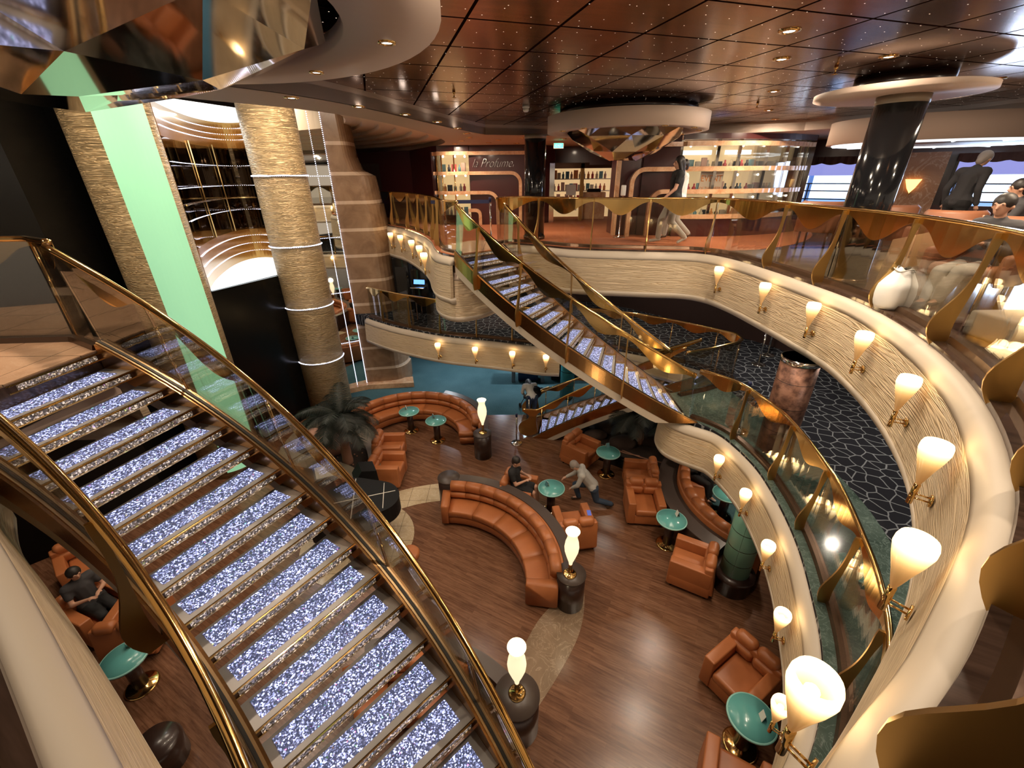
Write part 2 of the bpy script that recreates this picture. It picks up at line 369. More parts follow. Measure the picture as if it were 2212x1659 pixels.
# ------------------------------------------------------------------ mesh helpers
class MB:
    """collects vertices and faces of ONE mesh"""
    def __init__(s): s.v = []; s.f = []; s.smooth = []
    def add(s, vs, fs, smooth=False):
        o = len(s.v); s.v += [tuple(p) for p in vs]
        for f in fs: s.f.append(tuple(i + o for i in f)); s.smooth.append(smooth)
        return s
    def box(s, x0, x1, y0, y1, z0, z1):
        vs = [(x, y, z) for z in (z0, z1) for y in (y0, y1) for x in (x0, x1)]
        return s.add(vs, [(0, 2, 3, 1), (4, 5, 7, 6), (0, 1, 5, 4), (2, 6, 7, 3), (0, 4, 6, 2), (1, 3, 7, 5)])
    def rbox(s, cx, cy, cz, sx, sy, sz, r=0.02, M=None, n=3):
        """box with rounded vertical-section edges (a superellipsoid-like cushion)"""
        hx, hy, hz = sx / 2, sy / 2, sz / 2; r = min(r, hx * .98, hy * .98, hz * .98)
        rings = []
        zs = []
        for i in range(n + 1):
            a = -PI / 2 + PI / 2 * i / n; zs.append((-hz + r + r * math.sin(a), r * math.cos(a)))
        for i in range(n + 1):
            a = PI / 2 * i / n; zs.append((hz - r + r * math.sin(a), r * math.cos(a)))
        for z, e in zs:
            ring = []
            for q, (qx, qy) in enumerate(((1, 1), (-1, 1), (-1, -1), (1, -1))):
                for i in range(n + 1):
                    a = q * PI / 2 + PI / 2 * i / n
                    ring.append((qx * (hx - r) + e * math.cos(a), qy * (hy - r) + e * math.sin(a), z))
            rings.append(ring)
        m = len(rings[0]); vs = [p for rg in rings for p in rg]; fs = []
        for i in range(len(rings) - 1):
            for j in range(m):
                fs.append((i * m + j, i * m + (j + 1) % m, (i + 1) * m + (j + 1) % m, (i + 1) * m + j))
        fs.append(tuple(range(m))[::-1]); fs.append(tuple((len(rings) - 1) * m + j for j in range(m)))
        T = Matrix.Translation((cx, cy, cz)) @ (M if M else Matrix())
        return s.add([T @ Vector(p) for p in vs], fs, True)
    def lathe(s, prof, seg=24, M=None, a0=0, a1=2 * PI, smooth=True, caps=True):
        full = abs(a1 - a0 - 2 * PI) < 1e-6; k = seg if full else seg + 1
        vs = []; fs = []
        for r, z in prof:
            for j in range(k):
                a = a0 + (a1 - a0) * j / seg; vs.append((r * math.cos(a), r * math.sin(a), z))
        for i in range(len(prof) - 1):
            for j in range(seg):
                j2 = (j + 1) % k
                fs.append((i * k + j, i * k + j2, (i + 1) * k + j2, (i + 1) * k + j))
        if full and caps:
            if prof[0][0] > 1e-5: fs.append(tuple(range(k))[::-1])
            if prof[-1][0] > 1e-5: fs.append(tuple((len(prof) - 1) * k + j for j in range(k)))
        if M: vs = [M @ Vector(p) for p in vs]
        return s.add(vs, fs, smooth)
    def cyl(s, x, y, z0, z1, r, seg=20, r2=None):
        return s.lathe([(r, z0), (r if r2 is None else r2, z1)], seg, Matrix.Translation((x, y, 0)))
    def tube(s, pts, r, seg=8, caps=True, radii=None):
        pts = [Vector(p) for p in pts]; n = len(pts); vs = []; fs = []
        up = Vector((0, 0, 1)); prev = None
        for i, p in enumerate(pts):
            t = (pts[min(i + 1, n - 1)] - pts[max(i - 1, 0)]).normalized()
            if prev is None:
                ref = up if abs(t.z) < 0.95 else Vector((1, 0, 0))
                u = t.cross(ref).normalized()
            else:
                u = (prev - t * prev.dot(t)).normalized()
            prev = u; w = t.cross(u)
            rr = radii[i] if radii else r
            for j in range(seg):
                a = 2 * PI * j / seg; vs.append(p + u * (rr * math.cos(a)) + w * (rr * math.sin(a)))
        for i in range(n - 1):
            for j in range(seg):
                fs.append((i * seg + j, i * seg + (j + 1) % seg, (i + 1) * seg + (j + 1) % seg, (i + 1) * seg + j))
        if caps: fs.append(tuple(range(seg))[::-1]); fs.append(tuple((n - 1) * seg + j for j in range(seg)))
        return s.add(vs, fs, True)
    def ball(s, c, r, seg=12, sc=(1, 1, 1), M=None):
        vs = []; fs = []; rows = seg // 2
        for i in range(1, rows):
            a = PI * i / rows
            for j in range(seg):
                b = 2 * PI * j / seg; vs.append(Vector((r * math.sin(a) * math.cos(b) * sc[0], r * math.sin(a) * math.sin(b) * sc[1], r * math.cos(a) * sc[2])))
        vs.append(Vector((0, 0, r * sc[2]))); vs.append(Vector((0, 0, -r * sc[2])))
        for i in range(rows - 2):
            for j in range(seg): fs.append((i * seg + j, (i + 1) * seg + j, (i + 1) * seg + (j + 1) % seg, i * seg + (j + 1) % seg))
        t = len(vs) - 2
        for j in range(seg):
            fs.append((t, j, (j + 1) % seg)); fs.append((t + 1, (rows - 2) * seg + (j + 1) % seg, (rows - 2) * seg + j))
        T = Matrix.Translation(c) @ (M if M else Matrix())
        return s.add([T @ p for p in vs], fs, True)
    def sweep(s, prof, path, closed_prof=True, smooth=False, nsign=1, zs=None, closed_path=False, caps=True):
        """prof: (offset, z) pairs; offset is measured to the right of travel * nsign"""
        n = len(path); vs = []; fs = []; k = len(prof)
        for i in range(n):
            if closed_path: a = path[(i - 1) % n]; b = path[i]; c = path[(i + 1) % n]
            else: a = path[max(i - 1, 0)]; b = path[i]; c = path[min(i + 1, n - 1)]
            d1 = Vector((b[0] - a[0], b[1] - a[1])); d2 = Vector((c[0] - b[0], c[1] - b[1]))
            if d1.length < 1e-9: d1 = d2
            if d2.length < 1e-9: d2 = d1
            d1.normalize(); d2.normalize()
            n1 = Vector((d1.y, -d1.x)); n2 = Vector((d2.y, -d2.x)); m = (n1 + n2)
            if m.length < 1e-6: m = n1
            m.normalize(); m = m / max(0.5, m.dot(n1)); m *= nsign
            z0 = zs[i] if zs else 0.0
            for o, z in prof: vs.append((b[0] + m.x * o, b[1] + m.y * o, z + z0))
        segs = n if closed_path else n - 1; ks = k if closed_prof else k - 1
        for i in range(segs):
            for j in range(ks):
                a = i * k + j; b_ = i * k + (j + 1) % k; i2 = (i + 1) % n
                fs.append((a, b_, i2 * k + (j + 1) % k, i2 * k + j))
        if caps and closed_prof and not closed_path:
            fs.append(tuple(range(k))[::-1]); fs.append(tuple((n - 1) * k + j for j in range(k)))
        return s.add(vs, fs, smooth)
    def slab(s, outer, z0, z1, holes=()):
        loops = [outer] + list(holes)
        flat = [p for l in loops for p in l]
        tris = tessellate_polygon([[Vector((p[0], p[1], 0)) for p in l] for l in loops])
        k = len(flat)
        vs = [(p[0], p[1], z1) for p in flat] + [(p[0], p[1], z0) for p in flat]
        fs = []
        for t in tris:
            a, b, c = t
            ar = (flat[b][0] - flat[a][0]) * (flat[c][1] - flat[a][1]) - (flat[b][1] - flat[a][1]) * (flat[c][0] - flat[a][0])
            if ar < 0: b, c = c, b
            fs.append((a, b, c)); fs.append((a + k, c + k, b + k))
        o = 0
        for l in loops:
            m = len(l)
            for i in range(m): fs.append((o + i, o + (i + 1) % m, o + (i + 1) % m + k, o + i + k))
            o += m
        return s.add(vs, fs)
    def plate(s, poly, axis_x, axis_y, origin, thick):
        """polygon in the plane (axis_x, axis_y) at origin, extruded by thick along their cross product"""
        ax, ay = Vector(axis_x), Vector(axis_y); nrm = ax.cross(ay).normalized(); O = Vector(origin)
        a = [O + ax * p[0] + ay * p[1] - nrm * thick / 2 for p in poly]; b = [p + nrm * thick for p in a]
        tris = tessellate_polygon([[Vector((p[0], p[1], 0)) for p in poly]]); k = len(poly)
        fs = [tuple(t) for t in tris] + [tuple(i + k for i in t[::-1]) for t in tris]
        fs += [(i, (i + 1) % k, (i + 1) % k + k, i + k) for i in range(k)]
        return s.add(a + b, fs)
    def build(s, name, mat, parent=None, loc=None, recalc=True):
        me = bpy.data.meshes.new(name); me.from_pydata(s.v, [], s.f)
        me.polygons.foreach_set('use_smooth', s.smooth)
        if recalc:
            bm = bmesh.new(); bm.from_mesh(me); bmesh.ops.recalc_face_normals(bm, faces=bm.faces[:]); bm.to_mesh(me); bm.free()
        me.materials.append(MT[mat] if isinstance(mat, str) else mat); me.update()
        o = bpy.data.objects.new(name, me); COL.objects.link(o)
        if loc: o.location = loc
        if parent: o.parent = parent
        return o
def tag(o, label=None, cat=None, group=None, kind=None):
    if label: o['label'] = label
    if cat: o['category'] = cat
    if group: o['group'] = group
    if kind: o['kind'] = kind
    return o
def thing(name, label, cat, loc=(0, 0, 0), rz=0.0, group=None):
    o = bpy.data.objects.new(name, None); COL.objects.link(o); o.empty_display_size = 0.1
    o.location = loc; o.rotation_euler = (0, 0, rz)
    return tag(o, label, cat, group)
def struct(name, mb, mat, label=None):
    o = mb.build(name, mat); o['kind'] = 'structure'
    if label: o['label'] = label
    return o
def dup(root, loc=None, rz=None, label=None, group=None, parent=None):
    r = root.copy(); COL.objects.link(r)
    if parent is not None: r.parent = parent
    if loc is not None: r.location = loc
    if rz is not None: r.rotation_euler = (0, 0, rz)
    if label: r['label'] = label
    if group: r['group'] = group
    for ch in list(root.children):
        dup(ch, parent=r)
    return r
def spline(pts, per=8, closed=False):
    """Catmull-Rom through points of any dimension"""
    n = len(pts); out = []
    rng = n if closed else n - 1
    for i in range(rng):
        if closed: p0, p1, p2, p3 = pts[(i - 1) % n], pts[i], pts[(i + 1) % n], pts[(i + 2) % n]
        else: p0, p1, p2, p3 = pts[max(i - 1, 0)], pts[i], pts[i + 1], pts[min(i + 2, n - 1)]
        for k in range(per):
            t = k / per
            out.append(tuple(0.5 * (2 * b + (c - a) * t + (2 * a - 5 * b + 4 * c - d) * t * t + (3 * b - a - 3 * c + d) * t ** 3)
                             for a, b, c, d in zip(p0, p1, p2, p3)))
    if not closed: out.append(tuple(pts[-1]))
    return out
def cumlen(path):
    L = [0.0]
    for a, b in zip(path, path[1:]): L.append(L[-1] + math.dist(a, b))
    return L
def at_len(path, L, s):
    s = max(0.0, min(s, L[-1])); i = 0
    while i < len(L) - 2 and L[i + 1] < s: i += 1
    t = (s - L[i]) / max(1e-9, L[i + 1] - L[i])
    p = tuple(a + (b - a) * t for a, b in zip(path[i], path[i + 1]))
    d = Vector([b - a for a, b in zip(path[i], path[i + 1])]); d.normalize()
    return p, d
def resample(path, ds):
    L = cumlen(path); n = max(2, int(round(L[-1] / ds)) + 1)
    return [at_len(path, L, L[-1] * i / (n - 1))[0] for i in range(n)]
# the atrium is symmetrical about a line through the lift tower
_a = math.radians(-28.2); NRM = Vector((-math.sin(_a), math.cos(_a))); OFF = 4.40
def mir(p):
    q = Vector((p[0], p[1])); q = q - NRM * (2 * (q.dot(NRM) - OFF)); return (q.x, q.y) + tuple(p[2:])
ORD = ['first', 'second', 'third', 'fourth', 'fifth', 'sixth', 'seventh', 'eighth', 'ninth', 'tenth', 'eleventh', 'twelfth', 'thirteenth', 'fourteenth', 'fifteenth', 'sixteenth', 'seventeenth']
# ------------------------------------------------------------------ outlines (metres; lower floor z 0, mid deck 2.8, upper deck 5.6)
ZU, ZM, ZS, ZW = 5.6, 2.8, 7.90, 8.10
C1 = (-4.76, -2.2)                       # centre of the near stair's curve
C2 = mir(C1)
def on1(R, deg): a = math.radians(deg); return (C1[0] + R * math.cos(a), C1[1] + R * math.sin(a))
U_far = spline([(-4.6, 15.7), (-4.0, 15.0), (-3.25, 14.0), (-2.46, 12.4), (-1.98, 11.07), (-1.72, 10.0), (-1.5, 9.35), (-1.16, 8.93)], 5)
U_main = spline([(-0.12, 9.80), (-0.10, 10.4), (0.15, 10.62), (0.75, 10.25), (1.5, 9.75), (2.95, 9.39), (3.75, 9.22), (4.15, 8.85), (4.34, 8.2),
                 (4.42, 7.4), (4.46, 6.3), (4.42, 5.18), (4.06, 3.93), (3.46, 2.76), (2.63, 1.74), (1.66, 0.96), (1.03, 0.56), (0.5, 0.14), (0.0, -0.14)], 6)
U_near = spline([(0.0, -0.14), (-0.5, 0.04), (-1.1, 0.44), (-1.6, 0.78), (-2.3, 1.25), (-3.0, 1.70), (-3.6, 2.08), (-4.02, 2.44)], 6)
U_left = [(-3.90, 3.78), (-4.36, 4.04), (-5.15, 4.0), (-7.2, 4.3), (-9.6, 5.2)]
hole_u = U_far + U_main + U_near[1:] + U_left + [(-11.5, 8.0), (-11.5, 14.0), (-8.0, 17.0)]
def well(th, R=6.68): a = math.radians(th); return (-0.33 + R * math.cos(a), 4.81 + R * math.sin(a))
M_left = spline([(-4.9, 13.9), (-4.2, 13.3), (-3.46, 12.77), (-2.0, 11.99), (-0.6, 11.56), (0.71, 11.1), (1.35, 10.98)], 5)
M_well = [(1.75, 11.15)] + [well(t) for t in (68, 64, 60, 56, 52, 48, 44, 41)] + [(4.93, 8.98), (4.90, 8.78), (4.72, 8.66), (4.1, 8.36), (3.50, 8.14)]
M_right = spline([(3.36, 6.98), (3.62, 6.72), (3.82, 6.35), (3.92, 5.6), (3.86, 4.95), (3.74, 4.35), (3.58, 3.80), (3.34, 3.2), (3.08, 2.64), (2.74, 2.12), (2.25, 1.62), (1.55, 1.15), (0.95, 0.95), (0.42, 0.98)], 6)
M_near = [(0.22, 1.0), (-0.76, 0.42), (-1.5, 0.0), (-3.0, 0.1), (-5.0, 0.9), (-8.4, 3.2), (-11.5, 7.5), (-11.5, 14.0), (-8.0, 16.0)]
hole_m = M_left + M_well + M_right + M_near

# ------------------------------------------------------------------ floors
OUTL = [(-16, -6), (16, -6), (16, 8.3), (8.5, 14.35), (8.5, 26), (-16, 26)]
struct('floor', MB().slab([(-16, -6), (16, -6), (16, 12.02), (-16, 12.05)], -0.2, 0.0), 'parquet')
struct('floor', MB().slab([(-16, 12.05), (16, 12.02), (16, 26), (-16, 26)], -0.2, 0.0), 'teal_carpet')
struct('floor', MB().slab([(-16, -6), (16, -6), (16, 26), (-16, 26)], 2.45, 2.80, [hole_m]), 'crackle')
struct('floor', MB().slab(OUTL, 5.25, 5.60, [hole_u]), 'dark_floor')
struct('ceiling', MB().slab(OUTL, 5.10, 5.24, [hole_u]), 'cream')
# terracotta carpet along the shops
cp = [(-9, 20), (-4.75, 15.75)] + [p for p in U_far] + [(-0.12, 9.80)] + [p for p in U_main if p[1] > 9.0 and p[0] < 4.05][1:]
struct('floor', MB().slab(cp + spline([(4.4, 9.15), (5.4, 9.35), (6.9, 10.4), (8.2, 12.2), (8.8, 14.5)], 5) + [(8.8, 20)], 5.6, 5.604), 'orange_carpet')
tag(MB().slab([(-1.13, 8.98), (-1.5, 9.45), (-1.6, 10.2), (-1.0, 11.0), (-0.2, 11.2), (-0.14, 10.4), (-0.14, 9.86)], 5.604, 5.612).build('marble_landing', 'landing'),
    'pink travertine landing patch at the head of the far staircase', 'floor patch')
tag(MB().slab([(-3.92, 3.74), (-4.06, 2.5), (-4.8, 2.2), (-7.6, 2.9), (-7.3, 4.2), (-5.15, 3.95), (-4.36, 3.98)], 5.6, 5.61).build('marble_landing', 'landing'),
    'pink travertine landing patch at the head of the near glittering staircase', 'floor patch')
# green marble walk on the mid deck
gm = [(3.40, 8.1), (3.40, 7.0), (3.65, 6.76)] + [p for p in M_right if p[1] < 6.5 and p[1] > 1.5]
struct('floor', MB().slab(gm + spline([(3.0, 1.2), (4.2, 2.6), (4.9, 4.2), (5.1, 5.6), (5.05, 6.9), (4.75, 8.0), (4.98, 8.6)], 5) + [(4.9, 8.70), (4.12, 8.28)], 2.8, 2.806), 'marble_green')
# lower deck marble inlays
arc = lambda cx, cy, R, a0, a1, n: [(cx + R * math.cos(math.radians(a0 + (a1 - a0) * i / n)), cy + R * math.sin(math.radians(a0 + (a1 - a0) * i / n))) for i in range(n + 1)]
tag(MB().slab(spline([(1.30, 5.55), (1.28, 5.15), (1.10, 4.60), (0.72, 4.0), (0.2, 3.35), (-0.3, 2.9), (-0.4, 3.3), (0.0, 4.1), (0.38, 4.80), (0.74, 5.2), (1.05, 5.45)], 6, True), 0.001, 0.006).build('marble_inlay', 'marble_tan'),
    'tan marble leaf-shaped inlay in the wooden floor between two lamps', 'floor inlay')
tag(MB().slab(arc(-1.5, 5.4, 3.22, 88, 128, 14) + arc(-1.5, 5.4, 2.57, 128, 88, 14), 0.001, 0.006).build('marble_inlay', 'marble_cream'),
    'cream tiled marble band curving from the piano to the long sofa', 'floor inlay')
tag(MB().slab(arc(-3.35, 6.75, 1.18, 0, 360, 40)[:-1], 0.001, 0.008).build('piano_stage', 'marble_cream'),
    'round cream marble stage under the black piano', 'floor inlay')

# ------------------------------------------------------------------ rooms' walls
def wall(name, pts, z0, z1, mat, t=0.12):
    return struct(name, MB().sweep([(0, z0), (t, z0), (t, z1), (0, z1)], pts, nsign=1), mat)
wall('wall_back', [(-16, 25.8), (8.4, 25.8)], 0, 9.6, 'burgundy'); wall('wall_back', [(8.4, 25.8), (16, 25.8)], 0, 5.2, 'burgundy')
wall('wall_left', [(-15.8, -6), (-15.8, 25.8)], 0, 9.6, 'burgundy')
wall('wall_right', [(15.9, 26), (15.9, -6)], 0, 5.3, 'burgundy')
# mid deck: dark stone walls far right and behind the kiosk
struct('wall_back', MB().sweep([(0, 2.8), (0.15, 2.8), (0.15, 5.1), (0, 5.1)], [(2.2, 15.8), (3.6, 15.2), (5.6, 13.0), (7.0, 11.0), (8.5, 8.0), (9.5, 4.0)], nsign=-1), 'espresso')
struct('wall_back', MB().sweep([(0, 2.8), (0.15, 2.8), (0.15, 5.1), (0, 5.1)], [(-9.0, 16.6), (-3.0, 17.2), (2.3, 16.0)], nsign=-1), 'black_matte')
struct('wall_back', MB().sweep([(0, 0.0), (0.15, 0.0), (0.15, 2.5), (0, 2.5)], [(-7.5, 19.0), (8.0, 17.2)], nsign=-1), 'black_matte')

# ------------------------------------------------------------------ ceilings over the upper deck
soff_in = spline([(-5.6, 3.2), (-4.74, 4.75), (-3.77, 5.97), (-2.9, 6.95), (-2.35, 8.1), (-1.98, 9.7), (-1.75, 11.7), (-1.9, 14.0), (-3.2, 16.8), (-5.5, 19.0), (-9, 20.5)], 6)
soff_out = spline([(-5.0, 2.4), (-4.01, 4.05), (-3.1, 5.02), (-2.45, 5.83), (-2.0, 6.8), (-1.6, 8.1), (-1.15, 9.6), (-0.55, 11.25)], 6)
wood_far = [(1.1, 11.75), (4.2, 12.1), (6.6, 11.0), (8.1, 9.0), (8.6, 6.5), (8.6, -6)]
struct('ceiling', MB().slab([(-8, -6)] + [(-6.2, 0.5)] + soff_out + wood_far, ZW, ZW + 0.12), 'ceiling')
inner_hole = soff_in + [(-14, 20.5), (-14, 3.2)]
sh = [(-15.9, -6), (-8, -6), (-6.2, 0.5)] + soff_out + wood_far + [(15.9, -6), (15.9, 8.35), (8.5, 14.3), (8.5, 25.7), (-15.9, 25.7)]
struct('ceiling', MB().slab(sh, ZS, ZS + 0.14, [inner_hole]), 'cream')
struct('trim_1', MB().sweep([(0, ZS), (-0.03, ZS), (-0.03, ZW + 0.02), (0, ZW + 0.02)], soff_out + wood_far, nsign=1), 'cream')
# the shaft over the towers: stepped rings and a top
def inset(k): return [(-9.0 + (p[0] + 9.0) * (1 - 0.058 * k), 11.0 + (p[1] - 11.0) * (1 - 0.045 * k)) for p in soff_in]
mb = MB(); rows = []
for k in range(7):
    z0 = ZS + 0.14 + 0.085 * max(0, k - 1) if k else ZS
    z1 = ZS + 0.14 + 0.085 * k if k < 6 else 9.4
    for zz in (z0, z1): rows.append([(x, y, zz) for x, y in inset(k)])
q = len(soff_in)
mb.add([p for r in rows for p in r], [(i * q + j, i * q + j + 1, (i + 1) * q + j + 1, (i + 1) * q + j) for i in range(len(rows) - 1) for j in range(q - 1)])
struct('trim_2', mb, 'dome_bounce_cream')
struct('ceiling', MB().slab([(-15.9, 2), (-1.5, 2), (-1.5, 25), (-15.9, 25)], 9.38, 9.45), 'cream')

# ------------------------------------------------------------------ balcony fronts
FPROF = [(-0.02, 5.56), (0.02, 5.555), (0.06, 5.535), (0.09, 5.50), (0.108, 5.45), (0.115, 5.40)]
def fascia(name, path, label, z=0.0, low=1.02, side=1):
    t = thing(name, label, 'balcony front', group='cream balcony fronts')
    sh_ = [(o, zz + z) for o, zz in FPROF]
    MB().sweep(sh_ + [(0.05, 5.40 + z), (-0.02, 5.40 + z)], path, nsign=side, smooth=True).build('shoulder', 'shoulder', t)
    b0 = 5.60 - low + z
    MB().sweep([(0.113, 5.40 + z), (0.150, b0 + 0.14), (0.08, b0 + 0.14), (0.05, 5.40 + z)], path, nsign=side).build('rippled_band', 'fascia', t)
    MB().sweep([(0.151, b0 + 0.14), (0.148, b0 + 0.08), (0.12, b0 + 0.025), (0.06, b0), (-0.25, b0), (-0.25, b0 + 0.14)], path, nsign=side, smooth=True).build('lower_lip', 'shoulder', t)
    return t
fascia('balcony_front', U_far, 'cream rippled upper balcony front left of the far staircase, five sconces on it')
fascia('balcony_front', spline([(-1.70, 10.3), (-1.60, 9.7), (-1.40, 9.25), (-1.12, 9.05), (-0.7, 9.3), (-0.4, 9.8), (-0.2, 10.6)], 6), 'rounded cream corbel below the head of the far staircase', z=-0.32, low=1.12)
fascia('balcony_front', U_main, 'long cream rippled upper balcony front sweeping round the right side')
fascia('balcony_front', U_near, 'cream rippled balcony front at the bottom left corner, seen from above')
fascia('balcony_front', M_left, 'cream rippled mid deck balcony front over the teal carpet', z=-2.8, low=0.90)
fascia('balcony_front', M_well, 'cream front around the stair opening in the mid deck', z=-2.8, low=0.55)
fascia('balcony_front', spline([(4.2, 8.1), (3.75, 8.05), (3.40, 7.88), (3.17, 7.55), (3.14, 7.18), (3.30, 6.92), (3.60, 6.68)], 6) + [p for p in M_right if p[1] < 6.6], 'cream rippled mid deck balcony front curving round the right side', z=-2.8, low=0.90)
fascia('balcony_front', [p for p in U_left], 'cream front of the landing left of the near staircase')

# ------------------------------------------------------------------ balustrades
def guardrail(label, path3, posts, h=1.0, side=1, blades=True, ribbon=True, glass='glass', hand_off=0.0, base=True, plinth=0.10, amp=0.17, hand_r=0.026, name='glass_balustrade', blade_w=0.10, drop=0.01):
    """path3: base line (x,y,z); posts: arc-length positions where a blade stands and the glass is divided"""
    t = thing(name, label, 'balustrade', group='brass and glass balustrades')
    L = cumlen(path3); tot = L[-1]
    n = len(path3)
    def nrm(d): v = Vector((d.y, -d.x, 0)); return v.normalized() * side
    def P(s, dz=0.0, off=0.0):
        p, d = at_len(path3, L, s); q = Vector(p) + nrm(d) * off; q.z += dz; return q, d
    ss = [tot * i / max(2, int(tot / 0.09)) for i in range(max(2, int(tot / 0.09)) + 1)]
    MB().tube([P(s, h, hand_off)[0] for s in ss], hand_r, 10).build('handrail', 'gold', t)
    if base:
        mb = MB(); xy = [P(s)[0] for s in ss]
        mb.sweep([(-0.05, 0.0), (0.165, -0.01), (0.165, 0.035), (0.06, 0.045), (0.045, plinth), (-0.035, plinth), (-0.05, 0.045)], [(p.x, p.y) for p in xy], nsign=side, zs=[p.z for p in xy])
        mb.build('base_rail', 'bronze', t)
    ps = sorted(posts)
    edges = [0.0] + [p for p in ps if 0.05 < p < tot - 0.05] + [tot]
    for a, b in zip(edges, edges[1:]):
        k = max(2, int((b - a) / 0.15)); mb = MB()
        vs = []
        for i in range(k + 1):
            s = a + 0.012 + (b - a - 0.024) * i / k
            p, d = P(s); hp, _ = P(s, h - 0.02, hand_off); nn = nrm(d) * 0.005
            vs += [Vector((p.x, p.y, p.z + plinth * .9)) - nn, Vector((p.x, p.y, p.z + plinth * .9)) + nn, hp + nn, hp - nn]
        fs = []
        for i in range(k):
            for j in range(4): fs.append((i * 4 + j, i * 4 + (j + 1) % 4, (i + 1) * 4 + (j + 1) % 4, (i + 1) * 4 + j))
        fs += [(0, 1, 2, 3), (k * 4 + 3, k * 4 + 2, k * 4 + 1, k * 4)]
        mb.add(vs, fs).build('glass_panel', glass, t)
        if ribbon:
            mb = MB(); vs = []
            k2 = max(6, int((b - a) / 0.04))
            for i in range(k2 + 1):
                u = i / k2; s = a + (b - a) * u
                dep = 0.05 + amp * (0.5 - 0.5 * math.cos(2 * PI * min(1.0, u * 1.0))) * (0.65 + 0.5 * math.sin(PI * u * 0.9 + 0.3))
                hp, d = P(s, h - 0.015, hand_off); nn = nrm(d)
                vs += [hp + nn * 0.016, hp + nn * 0.022, hp + nn * 0.022 - Vector((0, 0, dep)), hp + nn * 0.016 - Vector((0, 0, dep))]
            fs = []
            for i in range(k2):
                for j in range(4): fs.append((i * 4 + j, i * 4 + (j + 1) % 4, (i + 1) * 4 + (j + 1) % 4, (i + 1) * 4 + j))
            fs += [(0, 1, 2, 3), (k2 * 4 + 3, k2 * 4 + 2, k2 * 4 + 1, k2 * 4)]
            mb.add(vs, fs).build('wavy_brass_valance', 'gold', t)
    for s in ps:
        p, d = P(s); nn = nrm(d); hp, _ = P(s, h - 0.02, hand_off)
        if blades:
            cl = []; m = 18; W = blade_w
            for i in range(m + 1):
                u = i / m; z = p.z - drop + (hp.z - p.z + drop) * u
                bl = math.exp(-((u - 0.18) / 0.27) ** 2); tp = math.exp(-((u - 0.97) / 0.14) ** 2)
                o_out = 0.045 + (W - 0.045) * bl + 0.02 * math.sin(PI * u) + 0.015 * tp
                wid = 0.040 + (W * 0.78 - 0.04) * bl + 0.03 * tp
                cl.append((hand_off * u + o_out - wid / 2, z - p.z, wid))
            poly = [(o + w / 2, z) for o, z, w in cl] + [(o - w / 2, z) for o, z, w in reversed(cl)]
            MB().plate(poly, nn, Vector((0, 0, 1)), p, 0.022).build('s_shaped_baluster', 'gold_soft', t)
        else:
            MB().tube([p + nn * 0.03, hp + nn * 0.02], 0.012, 8).build('post', 'gold', t)
    return t
def rail_path(path, z, off=-0.17):
    out = []
    for i, p in enumerate(path):
        a = path[max(i - 1, 0)]; b = path[min(i + 1, len(path) - 1)]; d = Vector((b[0] - a[0], b[1] - a[1])).normalized()
        out.append((p[0] + d.y * off, p[1] - d.x * off, z))
    return out
def near_s(path3, pts):
    L = cumlen(path3); out = []
    for q in pts:
        best = min(range(400), key=lambda i: math.dist(at_len(path3, L, L[-1] * i / 399)[0][:2], q))
        out.append(L[-1] * best / 399)
    return out
R_main = rail_path(U_main, 5.56)
posts_main = near_s(R_main, [(0.6, 10.4), (1.75, 9.65), (2.9, 9.4), (4.0, 9.0), (4.4, 7.5), (4.45, 6.25), (4.4, 5.05), (4.0, 3.8), (3.36, 2.62), (2.62, 1.72), (1.80, 1.05), (1.0, 0.54)])
guardrail('long brass and glass balustrade sweeping round the upper deck on the right', R_main, posts_main, h=1.04, glass='glass', blade_w=0.23, amp=0.23)
R_far = rail_path(U_far, 5.56); LF = cumlen(R_far)[-1]
guardrail('short brass and glass balustrade on the upper deck left of the far staircase', R_far, [LF * u for u in (0.12, 0.28, 0.42, 0.55, 0.68, 0.82)], h=1.04, blade_w=0.15)
R_near = rail_path(U_near, 5.56); LN = cumlen(R_near)[-1]
guardrail('brass and glass balustrade at the bottom left edge under the viewpoint', R_near, [LN * u for u in (0.2, 0.42, 0.64, 0.86)], h=1.04, blades=False)
R_left = rail_path(U_left, 5.56, -0.02)
guardrail('brass and glass balustrade of the landing at the left edge', R_left, near_s(R_left, [(-4.36, 4.04), (-5.3, 4.03)]), h=1.02, blades=False, amp=0.16)
R_ml = rail_path(M_left, 2.76); LM = cumlen(R_ml)[-1]
guardrail('brass and glass balustrade on the mid deck over the teal carpet', R_ml, [LM * u for u in (0.12, 0.30, 0.47, 0.64, 0.80)], h=1.04, blade_w=0.11)
R_well = rail_path(M_well, 2.76); LW = cumlen(R_well)[-1]
guardrail('pointed brass and glass balustrade around the stair opening on the mid deck', R_well, [LW * u for u in (0.1, 0.25, 0.42, 0.60, 0.72, 0.85)], h=1.04, blades=False, amp=0.12)
R_mr = rail_path(M_right, 2.76)
guardrail('brass and glass balustrade curving round the mid deck on the right', R_mr, near_s(R_mr, [(3.82, 6.3), (3.88, 5.2), (3.68, 4.2), (3.3, 3.15), (2.7, 2.3), (1.72, 1.45)]), h=1.04, blade_w=0.15)

